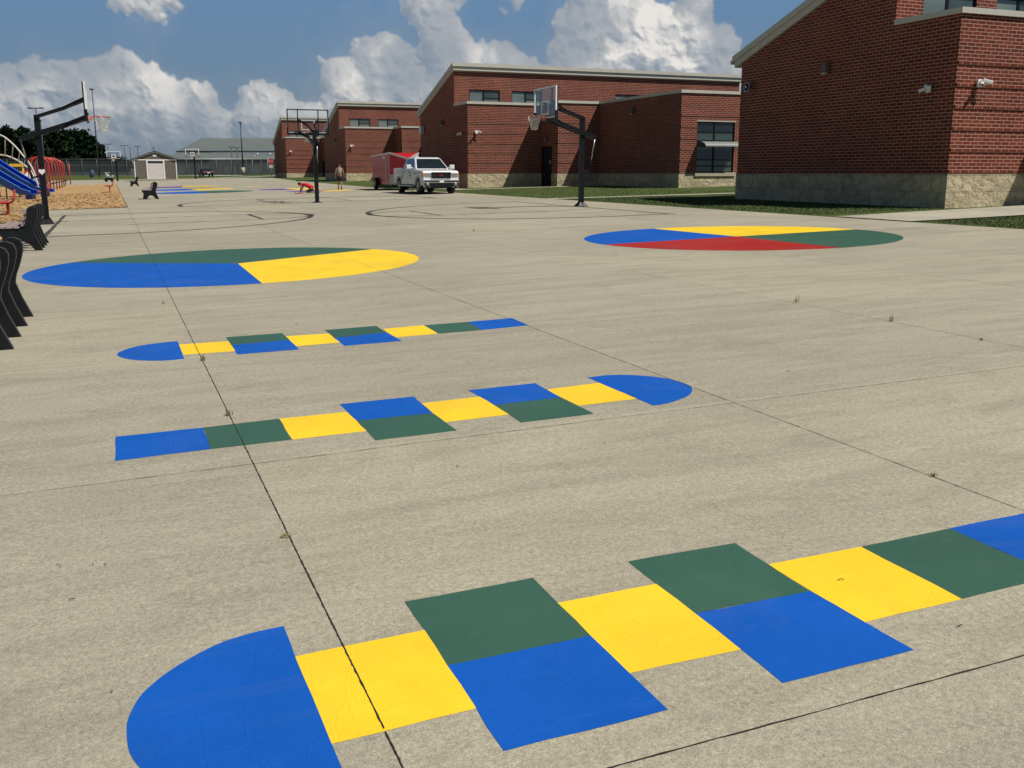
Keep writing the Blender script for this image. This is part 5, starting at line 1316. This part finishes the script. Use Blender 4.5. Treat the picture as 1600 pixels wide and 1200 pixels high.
# ---- cumulus: puffs heaped inside cloud outlines, lit by the sun direction, on an azimuth / elevation map
import numpy as np
def cloudmap():
    rs=np.random.RandomState(11);K=30.;A0,A1,E0,E1=-50.,50.,-1.,24.
    Wd,Hd=int((A1-A0)*K),int((E1-E0)*K)
    def toimg(px,py):
        a,e=ae(px,py);return (math.degrees(a)-A0)*K,(math.degrees(e)-E0)*K
    def vn(n,seed,w=Wd,h=Hd,asp=1.):
        r=np.random.RandomState(seed);gy=max(2,int(n*asp*h/w)+2);g=r.rand(gy+1,n+2)
        ys=np.linspace(0,gy-1.001,h);xs=np.linspace(0,n-.001,w);yi=ys.astype(int);xi=xs.astype(int)
        fy=(ys-yi)[:,None];fx=(xs-xi)[None,:];fy=fy*fy*(3-2*fy);fx=fx*fx*(3-2*fx)
        return (g[yi][:,xi]*(1-fx)+g[yi][:,xi+1]*fx)*(1-fy)+(g[yi+1][:,xi]*(1-fx)+g[yi+1][:,xi+1]*fx)*fy
    def fbm(n,o,seed,p=.55):
        s=0;t=0;a=1.
        for k in range(o):s=s+a*vn(n*2**k,seed+k);t+=a;a*=p
        return s/t
    def blur(a,r):
        for ax in(0,1):
            for _ in range(3):
                c=np.cumsum(np.pad(a,[(r+1,r) if i==ax else (0,0) for i in range(2)],mode='edge'),axis=ax)
                a=(np.take(c,range(2*r+1,c.shape[ax]),axis=ax)-np.take(c,range(0,c.shape[ax]-2*r-1),axis=ax))/(2*r+1)
        return a
    yy,xx=np.mgrid[0:Hd,0:Wd].astype(np.float32)
    hgt=np.full((Hd,Wd),-99.,np.float32);soft=np.zeros((Hd,Wd),np.float32)
    polys=[([(-260,120),(-200,60),(-120,95),(-60,110),(0,100),(20,86),(55,78),(78,102),(118,100),(150,86),(180,73),(215,77),(245,93),(268,113),(312,120),(338,138),(345,165),(372,188),(375,262),(-260,262)],520,0),
     ([(360,175),(372,142),(395,126),(425,123),(450,136),(462,160),(500,158),(560,178),(560,252),(350,252)],260,0),
     ([(495,185),(498,97),(520,82),(540,88),(565,63),(590,52),(625,58),(655,78),(665,110),(720,150),(720,262),(500,262)],300,0),
     ([(614,-20),(640,-70),(740,-60),(738,0),(712,25),(745,62),(788,66),(815,85),(870,100),(880,262),(640,262),(655,60),(625,32)],330,0),
     ([(855,190),(850,95),(868,60),(858,30),(872,0),(880,-40),(950,-60),(1000,-12),(1040,4),(1062,-18),(1110,-20),(1120,30),(1158,45),(1172,90),(1230,262),(855,262)],560,0),
     ([(757,-6),(770,-40),(835,-40),(845,-4),(820,15),(785,17)],26,1),
     ([(157,0),(175,-24),(285,-14),(288,14),(262,38),(238,42),(215,28),(190,34),(168,22)],60,1),
     ([(1232,0),(1250,-30),(1330,-30),(1300,12),(1255,12)],24,1),
     ([(1560,60),(1700,-60),(2100,-80),(2300,60),(2300,200),(1560,200)],300,0)]
    for poly,n,kind in polys:
        q=np.array([toimg(*p) for p in poly]);x0,y0=q.min(0);x1,y1=q.max(0);top=y1;bot=y0
        k=0;it=0
        while k<n and it<n*20:
            it+=1;px=rs.uniform(x0,x1);py=rs.uniform(y0,y1);ins=False;dm=1e9
            for i in range(len(q)):
                ax,ay=q[i];bx,by=q[(i+1)%len(q)]
                if (ay>py)!=(by>py) and px<(bx-ax)*(py-ay)/(by-ay)+ax:ins=not ins
                t=max(0,min(1,((px-ax)*(bx-ax)+(py-ay)*(by-ay))/((bx-ax)**2+(by-ay)**2+1e-9)));dm=min(dm,math.hypot(px-ax-t*(bx-ax),py-ay-t*(by-ay)))
            if not ins:continue
            if dm>14 and rs.rand()<.45:continue
            k+=1
            r=min(34,max(5.,dm*rs.uniform(.55,1.0)))*rs.uniform(.7,1.05)
            if kind:r*=.8
            z=min(dm,46)*.9+rs.uniform(-5,9)
            X0,X1,Y0,Y1=[int(v) for v in(max(0,px-r-1),min(Wd,px+r+2),max(0,py-r-1),min(Hd,py+r+2))]
            if X1<=X0 or Y1<=Y0:continue
            d2=(xx[Y0:Y1,X0:X1]-px)**2+((yy[Y0:Y1,X0:X1]-py)*1.12)**2
            h=z+np.sqrt(np.maximum(r*r-d2,0));h[d2>r*r]=-99
            hgt[Y0:Y1,X0:X1]=np.maximum(hgt[Y0:Y1,X0:X1],h)
    cov=(hgt>-90).astype(np.float32)
    h0=np.where(cov>0,hgt,0.)
    # warp with noise so no puff keeps a round outline
    wx=((fbm(60,5,3)-.5)*26+(fbm(260,3,40)-.5)*9);wy=((fbm(60,5,13)-.5)*26+(fbm(260,3,50)-.5)*9)
    sx_=np.clip((xx+wx),0,Wd-1).astype(int);sy_=np.clip((yy+wy),0,Hd-1).astype(int)
    h1=h0[sy_,sx_];c1=cov[sy_,sx_]
    f1=fbm(70,6,77,.6)
    def billow(n,o,seed,p=.55):
        s=0;t=0;a=1.
        for k in range(o):s=s+a*np.abs(2*vn(n*2**k,seed+k)[sy_,sx_]-1);t+=a;a*=p
        return 1-s/t
    bl=billow(62,5,810,.6)
    h1=h1*.8+(f1-.5)*14*c1+(bl-.6)*44*c1
    hb=blur(h1,1)*.5+blur(h1,4)*.35+blur(h1,16)*.45
    gx=np.gradient(hb,axis=1);gy=np.gradient(hb,axis=0)
    nl=np.sqrt(gx*gx+gy*gy+1.0);lam=(-gx*.52-gy*(-1)*-1*.0+0*gx)
    # sun is up and to the right: lit where the surface falls away towards +x,+y
    lam=(-gx*.50-gy*.72+.42)/nl
    lit=np.clip(lam*.56+.40+(bl-.6)*.8,0,1.2)
    cb=blur(c1,3);cw=blur(c1,12)
    fray=fbm(150,5,200,.6)
    cc=cb*.6+cw*.4;al=np.clip((cc*1.35+(fray-.5)*1.3*(1-np.abs(cc*2-1)*.5)-.32)/.62,0,1);al=al*al*(3-2*al)*(.80+.20*np.clip(lit*2,0,1))
    wisp=np.clip(blur(c1,22)*.9+(fbm(30,5,300)-.62)*1.2,0,1)*.35
    el=(E0+yy/K)
    big=fbm(14,4,500)
    patch_=np.clip((fbm(26,4,640)-.34)/.32,0,1);lit=np.clip(lit*(.30+.78*patch_)*(.8+.35*big),0,1)
    # colours in scene-linear
    dark=np.array([.245,.295,.36]);mid=np.array([.42,.445,.475]);hi=np.array([.80,.77,.73])
    t=lit[...,None];col=np.where(t<.45,dark+(mid-dark)*(t/.45),mid+(hi-mid)*((t-.45)/.55))
    hz=np.clip((el-.2)/5.6,0,1);hz=(hz**.8)
    haze=np.array([.185,.235,.295])
    col=haze+(col-haze)*(.18+.82*hz)[...,None]
    a=np.maximum(al*(.25+.75*np.clip(hz*1.3,0,1)),wisp)
    up=np.clip((el-14)/6,0,1)
    im=np.zeros((Hd,Wd,4),np.float32);im[...,:3]=col;im[...,3]=a
    return im,Wd,Hd,(A0,A1,E0,E1)

im,iw,ih,dom=cloudmap()
ci=bpy.data.images.new('cumulus sky map',iw,ih,alpha=True,float_buffer=True);ci.colorspace_settings.name='Non-Color';ci.alpha_mode='CHANNEL_PACKED'
ci.pixels.foreach_set(im.ravel());ci.pack()
tc=N(nt,'ShaderNodeTexCoord');sx=N(nt,'ShaderNodeSeparateXYZ');L(nt,tc.outputs['Generated'],sx.inputs[0])
azn=math_(nt,'ARCTAN2',sx.outputs[0],sx.outputs[1]);eln=math_(nt,'ARCSINE',sx.outputs[2])
R_=math.radians
cv=N(nt,'ShaderNodeCombineXYZ')
L(nt,math_(nt,'DIVIDE',math_(nt,'SUBTRACT',azn,R_(dom[0])),R_(dom[1]-dom[0])),cv.inputs[0]);L(nt,math_(nt,'DIVIDE',math_(nt,'SUBTRACT',eln,R_(dom[2])),R_(dom[3]-dom[2])),cv.inputs[1])
it=N(nt,'ShaderNodeTexImage',extension='CLIP',interpolation='Cubic');it.image=ci;L(nt,cv.outputs[0],it.inputs[0])
# Nishita daylight, tinted by the humid blue grey haze that lies low in the sky
skys=N(nt,'ShaderNodeVectorMath',operation='SCALE');L(nt,sky.outputs[0],skys.inputs[0]);skys.inputs['Scale'].default_value=.05
tint=mix(nt,1.0,skys.outputs[0],(.66,.60,.56),'MULTIPLY')
hf=N(nt,'ShaderNodeMapRange',interpolation_type='SMOOTHSTEP');L(nt,eln,hf.inputs[0]);hf.inputs[1].default_value=.21;hf.inputs[2].default_value=.40;hf.inputs[3].default_value=.92;hf.inputs[4].default_value=0
skc=mix(nt,hf.outputs[0],tint,ramp(nt,math_(nt,'MULTIPLY',eln,4.,clamp=True),[(0,(.18,.23,.29)),(.35,(.155,.25,.365)),(.75,(.128,.255,.45)),(1,(.115,.25,.45))]))
fin=mix(nt,it.outputs['Alpha'],skc,it.outputs['Color'])
L(nt,fin,bg.inputs[0]);bg.inputs[1].default_value=1.0
W.cycles.sampling_method='MANUAL';W.cycles.sample_map_resolution=512
S.view_settings.view_transform='Standard';S.view_settings.look='None';S.view_settings.exposure=0
S.render.resolution_x=1024;S.render.resolution_y=768
